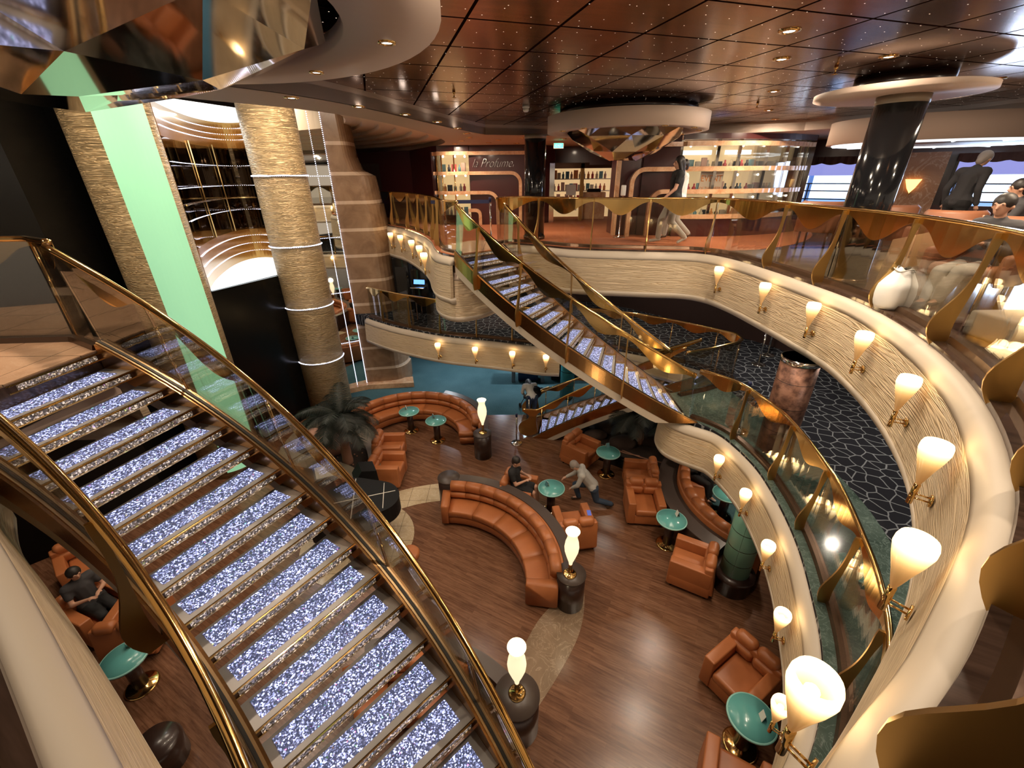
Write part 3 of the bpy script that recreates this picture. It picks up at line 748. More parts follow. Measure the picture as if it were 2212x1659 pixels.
# ------------------------------------------------------------------ staircases
def staircase(label, c, r_in, r_out, th0, dth, n, z_top, rise, mirror=False, run=True, zig=1, r_out_end=None, name='curved_staircase', warm=False):
    """treads fan about c; tread k has its front edge at angle th0 - dth*k (k = 0 is the top landing edge)"""
    t = thing(name, label, 'staircase')
    m = mir if mirror else (lambda p: p)
    def pt(R, th, z): a = math.radians(th); x, y = m((c[0] + R * math.cos(a), c[1] + R * math.sin(a))); return (x, y, z)
    def rout(k): return r_out if r_out_end is None else r_out + (r_out_end - r_out) * k / n
    def block(name_, mat, R0, R1, tha, thb, z0, z1, par, seg=3):
        vs = []; fs = []
        for i in range(seg + 1):
            R = R0 + (R1 - R0) * i / seg
            vs += [pt(R, tha, z0), pt(R, thb, z0), pt(R, thb, z1), pt(R, tha, z1)]
        for i in range(seg):
            for j in range(4): fs.append((i * 4 + j, i * 4 + (j + 1) % 4, (i + 1) * 4 + (j + 1) % 4, (i + 1) * 4 + j))
        fs += [(0, 1, 2, 3), (seg * 4 + 3, seg * 4 + 2, seg * 4 + 1, seg * 4)]
        return MB().add(vs, fs).build(name_, mat, par)
    for k in range(0, n + 1):
        z = z_top - rise * k; th = th0 - dth * k; R1 = rout(k)
        deg = lambda metres: math.degrees(metres / ((r_in + R1) / 2)) * (1 if dth > 0 else -1)
        if k > 0:
            tr = block('tread', 'tread_frame', r_in, R1, th, th + dth - deg(0.0), z - 0.045, z, t)
            block('crystal_panel', 'crystal', r_in + 0.06, R1 - 0.085, th + deg(0.050), th + dth - deg(0.030), z - 0.002, z + 0.004, tr)
        rs = block('riser', 'bronze', r_in, R1, th - deg(0.006), th + deg(0.05), z - 0.078, z - 0.002, t)
        block('crystal_strip', 'crystal_warm', r_in + 0.03, R1 - 0.03, th - deg(0.012), th - deg(0.004), z - 0.064, z - 0.020, rs)
        for zz in (0.004, 0.066):
            block('brass_edge', 'gold', r_in, R1, th - deg(0.016), th - deg(0.004), z - zz - 0.010, z - zz + 0.002, rs)
    # stringers, cladding and cream soffit beams on both sides
    ths = [th0 + 0.4 * dth * 0 - dth * n * i / 40.0 for i in range(41)] + [th0 - dth * (n + 0.55)]
    def band(name_, mat, ra, rb, za, zb, par):
        vs = []; fs = []
        for i, th in enumerate(ths):
            kk = (th0 - th) / dth; z = z_top - rise * kk; ex = (rout(kk) - r_out) if (ra > (r_in + r_out) / 2) else 0
            z0, z1 = max(z + za, 0.002 if z_top < 3.5 else ZM + 0.001), max(z + zb, 0.01 if z_top < 3.5 else ZM + 0.01)
            vs += [pt(ra + ex, th, z0), pt(rb + ex, th, z0), pt(rb + ex, th, z1), pt(ra + ex, th, z1)]
        q = len(ths)
        for i in range(q - 1):
            for j in range(4): fs.append((i * 4 + j, i * 4 + (j + 1) % 4, (i + 1) * 4 + (j + 1) % 4, (i + 1) * 4 + j))
        fs += [(0, 1, 2, 3), ((q - 1) * 4 + 3, (q - 1) * 4 + 2, (q - 1) * 4 + 1, (q - 1) * 4)]
        return MB().add(vs, fs).build(name_, mat, par)
    for side, ra in (('outer', r_out), ('inner', r_in)):
        sgn = 1 if side == 'outer' else -1
        a, b = sorted((ra, ra + sgn * 0.10)); 
        st = band('stringer', 'copper_band', a, b, -0.20, 0.075, t)
        a2, b2 = sorted((ra + sgn * 0.015, ra + sgn * 0.095)); band('cream_soffit', 'shoulder', a2, b2, -0.36, -0.20, st)
        a3, b3 = sorted((ra + sgn * 0.02, ra + sgn * 0.08)); band('brass_cap', 'cap', a3, b3, 0.075, 0.09, st)
        a4, b4 = sorted((ra + sgn * 0.038, ra + sgn * 0.062)); band('glass_gasket', 'rubber', a4, b4, 0.09, 0.10, st)
    return t
RISE = 2.8 / 17
staircase('wide curved staircase with glittering crystal treads in the left foreground', C1, 4.79, 5.97, 81.52, 2.82, 17, ZU, RISE)
staircase('curved glittering staircase crossing the middle from the upper deck to the mid deck', C1, 4.79, 5.97, 81.52, 2.82, 17, ZU, RISE, mirror=True)
C3 = (-0.33, 4.81)
staircase('lower glittering staircase rising from the wooden floor behind the armchairs', C3, 6.02, 6.66, 41.0, -2.28, 17, ZM, RISE, r_out_end=7.12)
def helix(c, R, a0, a1, z_of, m=lambda p: p, n=60):
    out = []
    for i in range(n + 1):
        th = a0 + (a1 - a0) * i / n; a = math.radians(th); x, y = m((c[0] + R * math.cos(a), c[1] + R * math.sin(a))); out.append((x, y, z_of(th)))
    return out
tz = lambda th: ZU - (81.52 - th) / 2.82 * RISE
for mm, nm in ((lambda p: p, 'near glittering staircase'), (mir, 'far staircase crossing the middle')):
    sd = 1 if nm.startswith('near') else -1
    ph = helix(C1, 6.03, 81.5, 33.6, lambda th: tz(th) + 0.02, mm); Lh = cumlen(ph)[-1]
    guardrail('brass and glass balustrade on the outer side of the ' + nm, ph, [Lh * u for u in (0.155, 0.38, 0.60, 0.82)] if sd == 1 else [Lh * u for u in (0.13, 0.33, 0.53, 0.74)],
              h=0.94, side=-sd, hand_off=-0.08, base=False, plinth=0.07, blade_w=0.15, drop=0.24, amp=0.18, hand_r=0.027, blades=(sd == -1))
    ph = helix(C1, 4.73, 81.5, 33.6, lambda th: tz(th) + 0.02, mm); Lh = cumlen(ph)[-1]
    guardrail('brass and glass balustrade on the inner side of the ' + nm, ph, [Lh * u for u in (0.10, 0.44, 0.72)],
              h=0.90, side=sd, hand_off=0.03, base=False, plinth=0.07, blade_w=0.19, drop=0.24, amp=(0.05 if sd == 1 else 0.16), hand_r=0.032)
tz3 = lambda th: ZM - (th - 41.0) / 2.28 * RISE
for R0, nm, sd in ((5.97, 'near', 1), (6.72, 'far', -1)):
    hp = []
    for i in range(50):
        th = 84.0 + (44 - 84.0) * i / 49; Rr = R0 + (0.0 if nm == 'near' else 0.46 * (th - 41) / 39)
        a = math.radians(th); hp.append((C3[0] + Rr * math.cos(a), C3[1] + Rr * math.sin(a), max(0.0, tz3(th)) + 0.02))
    Lh = cumlen(hp)[-1]
    guardrail('brass and glass balustrade on the %s side of the lower staircase' % nm, hp, [Lh * u for u in (0.12, 0.30, 0.48, 0.66)], h=0.92, side=sd, base=False, plinth=0.07, blades=False, amp=0.14)
    # scrolled brass end plate
    p0 = Vector(hp[0]); d = (Vector(hp[6]) - Vector(hp[0])); d.z = 0; d.normalize()
    poly = spline([(0.0, 0.02), (-0.22, 0.12), (-0.26, 0.32), (-0.16, 0.50), (0.02, 0.62), (0.10, 0.84), (0.34, 0.98), (0.62, 1.12), (0.50, 0.92), (0.30, 0.80), (0.26, 0.58), (0.30, 0.30), (0.28, 0.16)], 5, True)
    tag(MB().plate(poly, d, Vector((0, 0, 1)), p0 + d * 0.15, 0.03).build('scrolled_end_plate', 'gold_soft'),
        'scrolled brass end plate at the foot of the lower staircase, %s side' % nm, 'stair ornament')
# ------------------------------------------------------------------ lift tower, columns
def column(name, label, x, y, z0, z1, r, mat, group=None):
    o = MB().lathe([(r, 0), (r, z1 - z0)], 40).build(name, mat, loc=(x, y, z0)); return tag(o, label, 'column', group)
A = (-7.69, 9.57)
t = thing('lift_tower', 'tall beige rippled tower with a glowing mint green strip', 'tower')
MB().lathe([(0.72, 0), (0.72, 9.35)], 48, Matrix.Translation((A[0], A[1], 0))).build('tower_body', 'tower', t)
vd = Vector((A[0], A[1])).normalized()
def azr(cx, cy, r, a0, a1, n=10):
    """points of an arc of radius r round (cx, cy) seen from the hall, angle 0 facing the hall"""
    base = math.atan2(-cy, -cx); return [(cx + r * math.cos(base + a), cy + r * math.sin(base + a)) for a in [a0 + (a1 - a0) * i / n for i in range(n + 1)]]
MB().sweep([(0, 0.2), (0.03, 0.2), (0.03, 9.3), (0, 9.3)], azr(A[0], A[1], 0.735, -0.28, 0.86), nsign=1).build('mint_light_strip', 'mint', t)
B2 = (-6.12, 12.62)
t = thing('led_column', 'beige rippled round column ringed with white led bands', 'column')
MB().lathe([(0.66, 0), (0.66, 9.35)], 48, Matrix.Translation((B2[0], B2[1], 0))).build('column_shaft', 'tower', t)
for z in (8.87, 7.10, 5.35, 3.62, 1.90):
    ring = MB().lathe([(0.665, z - 0.022), (0.682, z - 0.022), (0.682, z + 0.022), (0.665, z + 0.022)], 48, Matrix.Translation((B2[0], B2[1], 0)), caps=False).build('led_ring', 'chrome', t)
    mb = MB()
    for q in azr(B2[0], B2[1], 0.685, -1.5, 1.5, 46): mb.ball((q[0], q[1], z), 0.016, 6)
    mb.build('led_row', 'led', ring)
# niche between tower and column: a half cylinder with lit ceiling and floor
P0 = Vector((-7.38, 10.38)); P1 = Vector((-6.62, 12.20)); mid = (P0 + P1) / 2; ax = (P1 - P0).normalized(); dep = Vector((-ax.y, ax.x)); hw = (P1 - P0).length / 2
NP = resample(spline([(-7.41, 10.44), (-7.96, 11.61), (-8.55, 13.25), (-8.75, 14.36), (-8.58, 14.9), (-8.08, 14.84), (-7.48, 14.12), (-6.93, 13.17), (-6.62, 12.5)], 8), 0.12)
def nich(u, k=1.0):
    c = Vector((-7.6, 12.4)); q = c + (Vector(NP[int(u * (len(NP) - 1))]) - c) * k; return (q.x, q.y)
def nich_path(k=1.0, n=24):
    c = Vector((-7.6, 12.4)); return [tuple(c + (Vector(p) - c) * k) for p in NP]
t = thing('lift_car_niche', 'half-round glass lift niche with glowing white floor and ceiling discs', 'lift')
MB().sweep([(0, 4.62), (0.03, 4.62), (0.03, 5.55), (0, 5.55)], nich_path(), nsign=-1).build('lower_bronze_band', 'bronze_wall', t)
MB().sweep([(0, 5.55), (0.03, 5.55), (0.03, 7.88), (0, 7.88)], nich_path(), nsign=-1).build('smoked_mirror_wall', 'dark_mirror', t)
MB().sweep([(0, 7.88), (0.03, 7.88), (0.03, 8.55), (0, 8.55)], nich_path(), nsign=-1).build('upper_bronze_band', 'bronze_wall', t)
poly = nich_path()
MB().slab(poly, 4.56, 4.62).build('glowing_floor_disc', 'panel_white', t)
MB().slab(poly, 8.55, 8.60).build('glowing_ceiling_disc', 'panel_white', t)
for z, k in ((4.88, .985), (5.12, .985), (5.36, .98), (8.10, .985), (8.24, .985), (8.40, .985), (6.15, .97), (6.85, .97), (7.4, .97)):
    mb = MB(); pth = resample(nich_path(k, 60), 0.065)
    for q in pth[2:-2]: mb.ball((q[0], q[1], z), 0.010 if z < 5.5 or z > 8 else 0.007, 6)
    tag(mb.build('led_arc', 'led', t), kind='stuff')
for u in (0.30, 0.52, 0.74):
    q = nich(u, 0.96); MB().tube([(q[0], q[1], 5.56), (q[0], q[1], 7.94)], 0.02, 8).build('brass_mullion', 'gold_soft', t)
pth = nich_path(0.95); MB().tube([(q[0], q[1], 6.5) for q in pth], 0.018, 8).build('brass_rail', 'gold', t)
t = thing('lift_shaft_panel', 'black glossy lift shaft panel below the glowing niche', 'panel')
MB().sweep([(0, 0), (0.1, 0), (0.1, 4.55), (0, 4.55)], [tuple(P0), tuple(P1)], nsign=-1).build('shaft_face', 'shaft_black', t)
MB().box(-7.3, -7.25, 11.2, 11.24, 0.1, 4.4).build('mullion', 'gold_soft', t)
Q0, Q1 = mir(tuple(P0)), mir(tuple(P1))
t = thing('lift_shaft_panel', 'tall black glass lift shaft at the left edge beside the beige tower', 'panel')
MB().sweep([(0, 0), (0.1, 0), (0.1, 9.3), (0, 9.3)], [(A[0] - 1.0, A[1] + 0.35), (A[0] - 0.9, A[1] - 0.4), Q0, Q1, (-10.2, 6.0)], nsign=-1).build('shaft_face', 'shaft_black', t)
qm = ((Q0[0] + Q1[0]) / 2 + 0.03, (Q0[1] + Q1[1]) / 2 + 0.03)
MB().box(qm[0], qm[0] + 0.03, qm[1], qm[1] + 0.03, 0, 9.3).build('mullion', 'gold_soft', t)
# mirror panel with led grid
m0 = Vector((-6.45, 13.60)); m1 = Vector((-5.40, 14.22)); d = (m1 - m0).normalized(); nn = Vector((d.y, -d.x))
t = thing('mirror_panel', 'tall mirror wall divided by strings of white leds', 'mirror')
MB().sweep([(0, 0.05), (-0.04, 0.05), (-0.04, 9.2), (0, 9.2)], [tuple(m0), tuple(m1)], nsign=1).build('mirror_pane', 'mirror', t)
for u in (0.42, 0.71, 0.995):
    q = m0 + (m1 - m0) * u + nn * 0.02; mb = MB()
    for i in range(180): mb.ball((q.x, q.y, 0.15 + i * 0.0495), 0.011, 6)
    mb.build('led_string', 'led', t)
for z in (8.85, 7.09, 5.34, 3.59, 1.84):
    mb = MB(); k = int((m1 - m0).length / 0.05)
    for i in range(k):
        q = m0 + (m1 - m0) * (i / k) + nn * 0.02; mb.ball((q.x, q.y, z), 0.011, 6)
    mb.build('led_string', 'led', t)
# stepped marble pillar (wide rounded fin)
t = thing('marble_pillar', 'stepped brown marble pillar with pale bands beside the mirror', 'pillar')
levels = [(0.0, 1.62), (0.66, 1.62), (0.67, 1.56), (2.2, 1.54), (3.0, 1.50), (4.6, 1.46), (5.4, 1.46), (5.41, 1.44), (6.25, 1.36), (6.27, 1.32), (7.08, 1.22), (7.10, 1.16), (7.25, 0.86), (7.6, 0.74), (8.6, 0.66), (9.2, 0.66)]
mb = MB(); vs = []; fs = []; k = 15
base = Vector((-5.40, 14.24))
for z, w in levels:
    for i in range(k):
        u = i / (k - 1); a = PI * u / 2
        # flat face from the mirror's edge, then a rounded corner going back
        if u < 0.5: q = base + Vector((0.985, 0.17)).normalized() * (w * 0.62 * u / 0.5)
        else:
            aa = PI / 2 * (u - 0.5) / 0.5
            q = base + Vector((0.985, 0.17)).normalized() * (w * 0.62) + Vector((0.985, 0.17)).normalized() * (w * 0.38 * math.sin(aa)) + Vector((-0.17, 0.985)) * (0.9 * (1 - math.cos(aa)))
        vs.append((q.x, q.y, z))
    vs.append((base.x + 0.2, base.y + 1.3, z))
kk = k + 1
for i in range(len(levels) - 1):
    for j in range(kk): fs.append((i * kk + j, i * kk + (j + 1) % kk, (i + 1) * kk + (j + 1) % kk, (i + 1) * kk + j))
fs += [tuple(range(kk))[::-1], tuple((len(levels) - 1) * kk + j for j in range(kk))]
mb.add(vs, fs).build('pillar_body', 'pillar', t)
MB().slab([(m0.x - 0.1, m0.y - 0.25), (m1.x + 0.1, m1.y - 0.22), (m1.x + 1.75, m1.y - 0.05), (m1.x + 1.6, m1.y + 0.5), (m0.x, m0.y + 0.3)], 0.0, 0.18).build('pillar_base', 'onyx', t)

def capped_column(label, x, y, z0, z1, r, group=None):
    t = thing('black_column', label, 'column', (x, y, z0))
    MB().lathe([(r, 0), (r, z1 - z0 - 0.09)], 40).build('shaft', 'black', t)
    MB().lathe([(r + 0.006, z1 - z0 - 0.09), (r + 0.006, z1 - z0)], 40).build('collar', 'curb', t)
    MB().lathe([(r + 0.02, 0), (r + 0.02, 0.08)], 40).build('base_ring', 'bronze', t)
capped_column('glossy black round column near the staircase head on the upper deck', 0.60, 11.35, ZU, ZS, 0.25)
capped_column('glossy black round column behind the balustrade on the right', 4.92, 6.30, ZU, ZS, 0.27)
t = thing('copper_column', 'hammered copper column standing through the mid deck on the right', 'column', (4.35, 5.85, ZM))
MB().lathe([(0.26, 0), (0.26, 1.77)], 40).build('shaft', 'copper', t); MB().lathe([(0.275, 1.70), (0.275, 1.77)], 40).build('collar', 'chrome', t)
t = thing('green_tiled_column', 'pale green tiled column with black base among the orange armchairs', 'column', (4.12, 5.55, 0))
MB().lathe([(0.25, 0.3), (0.25, 2.45)], 40).build('shaft', 'green_tile', t)
MB().lathe([(0.33, 0), (0.33, 0.30), (0.36, 0.32), (0.36, 0.40), (0.26, 0.42)], 40).build('base', 'espresso', t)
t = thing('turquoise_column', 'turquoise tiled column standing on the teal carpet', 'column', (1.93, 13.3, 0))
MB().lathe([(0.24, 0.0), (0.24, 2.45)], 40).build('shaft', 'turq_tile', t)

# ------------------------------------------------------------------ ceiling rafts with crystal domes
def raft(label, cx, cy, r, z0, z1, rx=1.0, rot=0.0, dome=None, lights=(), hollow=0.0, dome_r=0.0, dome_d=0.5, spots=()):
    t = thing('ceiling_raft', label, 'ceiling raft', (cx, cy, 0), rot)
    prof = [(hollow, z0 + 0.10), (hollow, z0), (r, z0), (r, z1)] if hollow else [(0.001, z0), (r, z0), (r, z1)]
    o = MB().lathe(prof, 72, Matrix.Diagonal((rx, 1, 1, 1)), caps=False).build('raft_disc', 'cream', t)
    for a in spots:
        q = (rx * (r - 0.16 if not hollow else (r + hollow) / 2) * math.cos(math.radians(a)), (r - 0.16 if not hollow else (r + hollow) / 2) * math.sin(math.radians(a)))
        rg = MB().lathe([(0.055, z0 + 0.002), (0.055, z0 - 0.010), (0.040, z0 - 0.012), (0.036, z0 - 0.002)], 20, Matrix.Translation((q[0], q[1], 0)), caps=False).build('spot_ring', 'gold', t)
        MB().lathe([(0.001, z0 - 0.003), (0.036, z0 - 0.003)], 16, Matrix.Translation((q[0], q[1], 0)), caps=False).build('lens', 'down', rg)
    return t
def crystal_dome(label, cx, cy, r, z, depth, mat='facet', seed=1, seg=9):
    rnd = random.Random(seed)
    rings = [(1.0, 0.0), (0.86, 0.32), (0.55, 0.78), (0.22, 1.0)]
    vs = []; fs = []
    for i, (k, dz) in enumerate(rings):
        for j in range(seg):
            a = 2 * PI * (j + 0.5 * i) / seg + rnd.uniform(-.06, .06)
            vs.append((cx + r * k * math.cos(a), cy + r * k * math.sin(a), z - depth * dz * rnd.uniform(0.92, 1.06)))
    for i in range(len(rings) - 1):
        for j in range(seg):
            a, b, c, d = i * seg + j, i * seg + (j + 1) % seg, (i + 1) * seg + (j + 1) % seg, (i + 1) * seg + j
            fs += [(a, b, d), (b, c, d)]
    fs.append(tuple((len(rings) - 1) * seg + j for j in range(seg)))
    o = MB().add(vs, fs).build('mirrored_dome', mat); tag(o, label, 'ceiling light'); return o
RA = (-2.35, 2.55)
raft('big round cream ceiling raft at the top left corner', RA[0], RA[1], 2.02, 7.80, 8.09, spots=(62, 25, 110, -20), hollow=1.50)
crystal_dome('huge faceted mirror dome hanging at the top left corner', RA[0] + 0.0, RA[1] + 0.0, 1.48, 7.84, 0.42, seed=3, seg=9)
RB = (2.12, 9.0)
raft('round cream ceiling raft over the middle of the upper deck', RB[0], RB[1], 1.42, 7.74, 7.99, rx=1.0, spots=(200, 225, 285, 318, 20, 60, 345), hollow=1.12)
tag(MB().lathe([(1.2, 7.985), (1.2, 8.10)], 48, Matrix.Translation((RB[0], RB[1], 0))).build('ceiling_spacer', 'espresso'), 'dark recessed spacer above the middle ceiling raft', 'ceiling part')
crystal_dome('faceted mirror dome under the middle ceiling raft', RB[0], RB[1], 1.11, 7.80, 0.50, seed=5)
raft('oval cream ceiling raft around the right black column', 4.88, 6.35, 0.90, 7.90, 7.955, rx=1.0, rot=0.5)
tag(MB().lathe([(0.5, 7.955), (0.5, 8.10)], 40, Matrix.Translation((4.88, 6.35, 0))).build('ceiling_spacer', 'espresso'), 'dark recessed spacer above the oval ceiling raft on the right', 'ceiling part')
raft('round ceiling raft with a lit ring pattern at the far right windows', 8.6, 9.6, 1.6, 7.55, 7.95, rx=1.3)
mb = MB()
for k, rr in enumerate((1.45, 1.15)): mb.lathe([(rr, 7.53), (rr + 0.07, 7.53), (rr + 0.07, 7.56), (rr, 7.56)], 64, Matrix.Translation((8.6, 9.6, 0)) @ Matrix.Diagonal((1.3, 1, 1, 1)), caps=False)
for a in range(0, 360, 30):
    c, s = math.cos(math.radians(a)), math.sin(math.radians(a)); mb.tube([(8.6 + 1.5 * c, 9.6 + 1.15 * s, 7.53), (8.6 + 1.95 * c, 9.6 + 1.5 * s, 7.53)], 0.02, 6)
tag(mb.build('ring_light', MT['panel_white']), 'bright white ring pattern light below the far right raft', 'ceiling light')

# downlights
def downlight(x, y, z, warm=False):
    return (x, y, z)
def make_downlight():
    t = thing('downlight', 'round recessed downlight shining from the bronze panelled ceiling', 'downlight', group='downlights in the panelled ceiling')
    MB().lathe([(0.085, 0.004), (0.085, -0.008), (0.055, -0.012), (0.045, -0.002)], 24, caps=False).build('brass_ring', 'gold', t)
    MB().lathe([(0.001, -0.004), (0.045, -0.004)], 20, caps=False).build('lens', 'down', t)
    return t
dl0 = make_downlight(); first = True
wood_spots = [(2.31, 4.40), (2.80, 5.36), (3.79, 7.27), (4.83, 9.30), (3.85, 5.30), (6.2, 6.5), (5.80, 10.8), (0.6, 2.2), (3.9, 2.6), (6.6, 4.2)]
for x, y in wood_spots:
    o = dl0 if first else dup(dl0); o.location = (x, y, ZW); first = False
for x, y in [(-3.84, 4.31), (-3.12, 5.05), (-2.57, 5.99), (-2.02, 6.75), (-1.58, 7.6), (-1.25, 8.61), (-1.02, 9.74), (-0.95, 10.86), (-1.0, 12.0), (-1.3, 13.1), (0.5, 12.6), (1.4, 12.7), (2.4, 12.6), (-0.3, 12.9), (0.33, 12.2), (-1.6, 14.2), (-2.2, 15.2), (-2.9, 16.2), (3.3, 12.35), (-0.6, 13.9), (0.2, 14.2), (5.2, 12.4), (6.7, 12.4), (8.2, 11.0)]:
    dup(dl0, (x, y, ZS), label='round downlight in the cream ceiling border', group='downlights in the cream ceiling border')
def smoke(x, y, z, label):
    t = thing('smoke_detector', label, 'smoke detector', (x, y, z))
    MB().lathe([(0.06, 0), (0.06, -0.03), (0.052, -0.035)], 24).build('mount', 'white', t)
    MB().lathe([(0.045, -0.035), (0.05, -0.07), (0.035, -0.09), (0.001, -0.095)], 24).build('sensor_head', 'white', t)
smoke(-1.69, 4.68, ZW, 'white smoke detector on the bronze ceiling beside the left raft')
smoke(0.28, 8.43, ZW, 'white smoke detector on the bronze ceiling left of the middle raft')
for (x, y), lb in (((-0.76, 7.0), 'small brass sprinkler head on the ceiling near the cream border'), ((3.6, 5.7), 'small brass sprinkler head on the ceiling between downlights on the right'), ((4.1, 8.3), 'small brass sprinkler head on the ceiling over the far deck')):
    tag(MB().lathe([(0.02, 0), (0.02, -0.03), (0.008, -0.035), (0.008, -0.07), (0.03, -0.075), (0.03, -0.08), (0.001, -0.082)], 12).build('sprinkler_head', 'gold', loc=(x, y, ZW)), lb, 'sprinkler')

# ------------------------------------------------------------------ shop front on the upper deck
def ptd(px_az, dist): return (px_az * dist, dist)
# left block
wall('wall_back', [(-9.0, 19.6), (-3.55, 17.6)], ZU, ZS, 'burgundy')
wall('wall_back', [(-3.55, 17.6), (-2.42, 15.4)], ZU, ZS, 'burgundy')
wall('wall_back', [(-1.28, 15.06), (0.55, 15.0), (1.35, 15.6), (1.40, 16.3)], ZU, ZS, 'burgundy')
wall('wall_back', [(-2.42, 15.4), (-2.2, 15.1), (-1.7, 14.98), (-1.28, 15.0)], ZS - 0.16, ZS, 'burgundy')
wall('wall_back', [(3.62, 15.9), (3.45, 13.0), (3.45, 11.95), (4.15, 11.72)], ZU, ZS, 'burgundy')
wall('wall_back', [(1.40, 16.3), (3.62, 15.9)], 7.35, ZS, 'burgundy')
front_r = spline([(4.15, 11.62), (5.0, 11.52), (5.9, 11.62), (6.9, 11.95), (7.75, 12.45)], 5)
wall('wall_back', front_r, ZU, 6.02, 'burgundy'); wall('wall_back', front_r, 7.78, ZS, 'burgundy')
wall('wall_back', [(7.75, 12.45), (8.4, 13.9)], ZU, ZS, 'dark_floor')
left_disp = spline([(-2.38, 15.25), (-2.2, 14.98), (-1.85, 14.86), (-1.28, 14.90)], 5)
t = thing('display_window', 'lit curved shop display left of the script sign with perfume bottles', 'display window')
MB().sweep([(0, 5.75), (0.02, 5.75), (0.02, 7.68), (0, 7.68)], left_disp, nsign=-1).build('glass_front', 'shop_glass', t)
MB().sweep([(0, 5.75), (0.03, 5.75), (0.03, 7.72), (0, 7.72)], [(-2.35, 15.5), (-1.3, 15.42)], nsign=-1).build('back_panel', plain('warm lit display back', (0.85, 0.66, 0.38), 0.5, emit=(1.0, 0.70, 0.34), es=0.42), t)
for z in (6.60, 7.15): MB().slab(left_disp + [(-1.3, 15.4), (-2.35, 15.48)], z - 0.012, z).build('shelf', 'shop_glass', t)
for p in (left_disp[2], left_disp[6], left_disp[11]): MB().tube([(p[0], p[1], 5.75), (p[0], p[1], 7.7)], 0.02, 8).build('brass_mullion', 'gold', t)
def lampdots(pts, par):
    for p in pts: MB().ball(p, 0.028, 8).build('small_spotlight', 'down', par)
lampdots([(x, 15.1, z) for x in (-2.1, -1.72, -1.42) for z in (7.60, 7.06, 6.50)], t)
# onyx bands that run sideways and turn down in round corners
def onyx_band(label, pts, y_of, w=0.10, thick=0.10):
    """pts in (x, z); y_of(x) gives the plan depth"""
    cl = resample(pts, 0.06); vs = []; fs = []
    for i, p in enumerate(cl):
        a = cl[max(i - 1, 0)]; b = cl[min(i + 1, len(cl) - 1)]; d = Vector((b[0] - a[0], b[1] - a[1])).normalized(); nv = Vector((-d.y, d.x)) * w / 2
        for sx in (1, -1):
            x = p[0] + nv.x * sx; z = p[1] + nv.y * sx
            vs += [(x, y_of(x) - thick, z), (x, y_of(x) + 0.02, z)]
    for i in range(len(cl) - 1):
        o = i * 4; q = o + 4
        fs += [(o, q, q + 2, o + 2), (o + 1, o + 3, q + 3, q + 1), (o, o + 1, q + 1, q), (o + 2, q + 2, q + 3, o + 3)]
    fs += [(0, 2, 3, 1), (len(vs) - 4, len(vs) - 3, len(vs) - 1, len(vs) - 2)]
    return tag(MB().add(vs, fs, False).build('onyx_band', 'onyx'), label, 'stone band')
def yl(x):
    best = min(left_disp, key=lambda p: abs(p[0] - x))
    return (best[1] if x < -1.28 else 14.93) - 0.02
def corner(x0, z0, x1, zb, r, s):   # run from x0 at height z0 to x1, then down to zb
    pts = [(x0, z0), (x1 - s * r, z0)]
    pts += [(x1 - s * r + s * r * math.sin(a), z0 - r + r * math.cos(a)) for a in [PI / 2 * i / 6 for i in range(1, 7)]]
    return pts + [(x1, zb)]
onyx_band('amber onyx band along the top of the left shop front', [(-2.45, 7.68), (0.55, 7.68)], yl)
onyx_band('amber onyx band turning down in a round corner beside the black column', corner(-2.45, 7.13, 0.33, ZU, 0.3, 1), yl)
onyx_band('amber onyx band turning down in the middle of the left shop front', corner(-2.45, 6.57, -0.40, ZU, 0.3, 1), yl)
onyx_band('lowest short amber onyx band of the left shop front', corner(-1.35, 6.05, -0.98, ZU, 0.14, 1), yl)
def yr(x):
    if x < 4.15: return 11.66
    L = cumlen(front_r); best = min([at_len(front_r, L, L[-1] * i / 80)[0] for i in range(81)], key=lambda p: abs(p[0] - x)); return best[1] - 0.06
onyx_band('amber onyx band along the top of the right shop front', [(3.42, 7.69), (7.78, 7.69)], yr)
onyx_band('longest onyx band of the right shop front, turning down at its left end', [(7.70, 7.16)] + corner(7.70, 7.16, 3.02 + 0.0, ZU, 0.3, -1)[1:], yr)
onyx_band('second onyx band of the right shop front, turning down at its left end', corner(7.60, 6.66, 3.52, ZU, 0.3, -1), yr)
onyx_band('lowest onyx band under the right shop windows', [(4.2, 6.08), (7.5, 6.08)], yr)
wall('wall_back', [(3.45, 11.95), (2.75, 11.90), (2.70, 12.6), (3.4, 13.0)], ZU, ZS, 'burgundy')
onyx_band('onyx post band at the left edge of the right shop front', [(2.72, 7.69), (2.72, ZU)], lambda x: 11.9)
t = thing('display_window', 'long lit curved shop display on the right with boxed perfumes', 'display window')
MB().sweep([(0, 6.02), (0.02, 6.02), (0.02, 7.78), (0, 7.78)], front_r, nsign=-1).build('glass_front', 'shop_glass', t)
back_r = [(p[0] + 0.05, p[1] + 0.75) for p in front_r]
MB().sweep([(0, 6.0), (0.03, 6.0), (0.03, 7.8), (0, 7.8)], back_r, nsign=-1).build('back_panel', plain('warm lit shelf back', (0.80, 0.62, 0.36), 0.5, emit=(1.0, 0.72, 0.38), es=0.36), t)
for z in (6.60, 7.12): MB().slab([(p[0], p[1] + 0.08) for p in front_r] + back_r[::-1], z - 0.02, z).build('shelf', 'shop_glass', t)
for i in (0, 5, 8, 12, 15, 18, 20):
    p = front_r[min(i, len(front_r) - 1)]; MB().box(p[0] - 0.035, p[0] + 0.035, p[1] + 0.01, p[1] + 0.06, 6.02, 7.78).build('mirrored_mullion', 'facet', t)
for a, b in ((4.3, 5.1), (5.45, 6.1)): MB().box(a, b, 12.15, 12.2, 7.48, 7.58).build('light_box', 'panel_white', t)
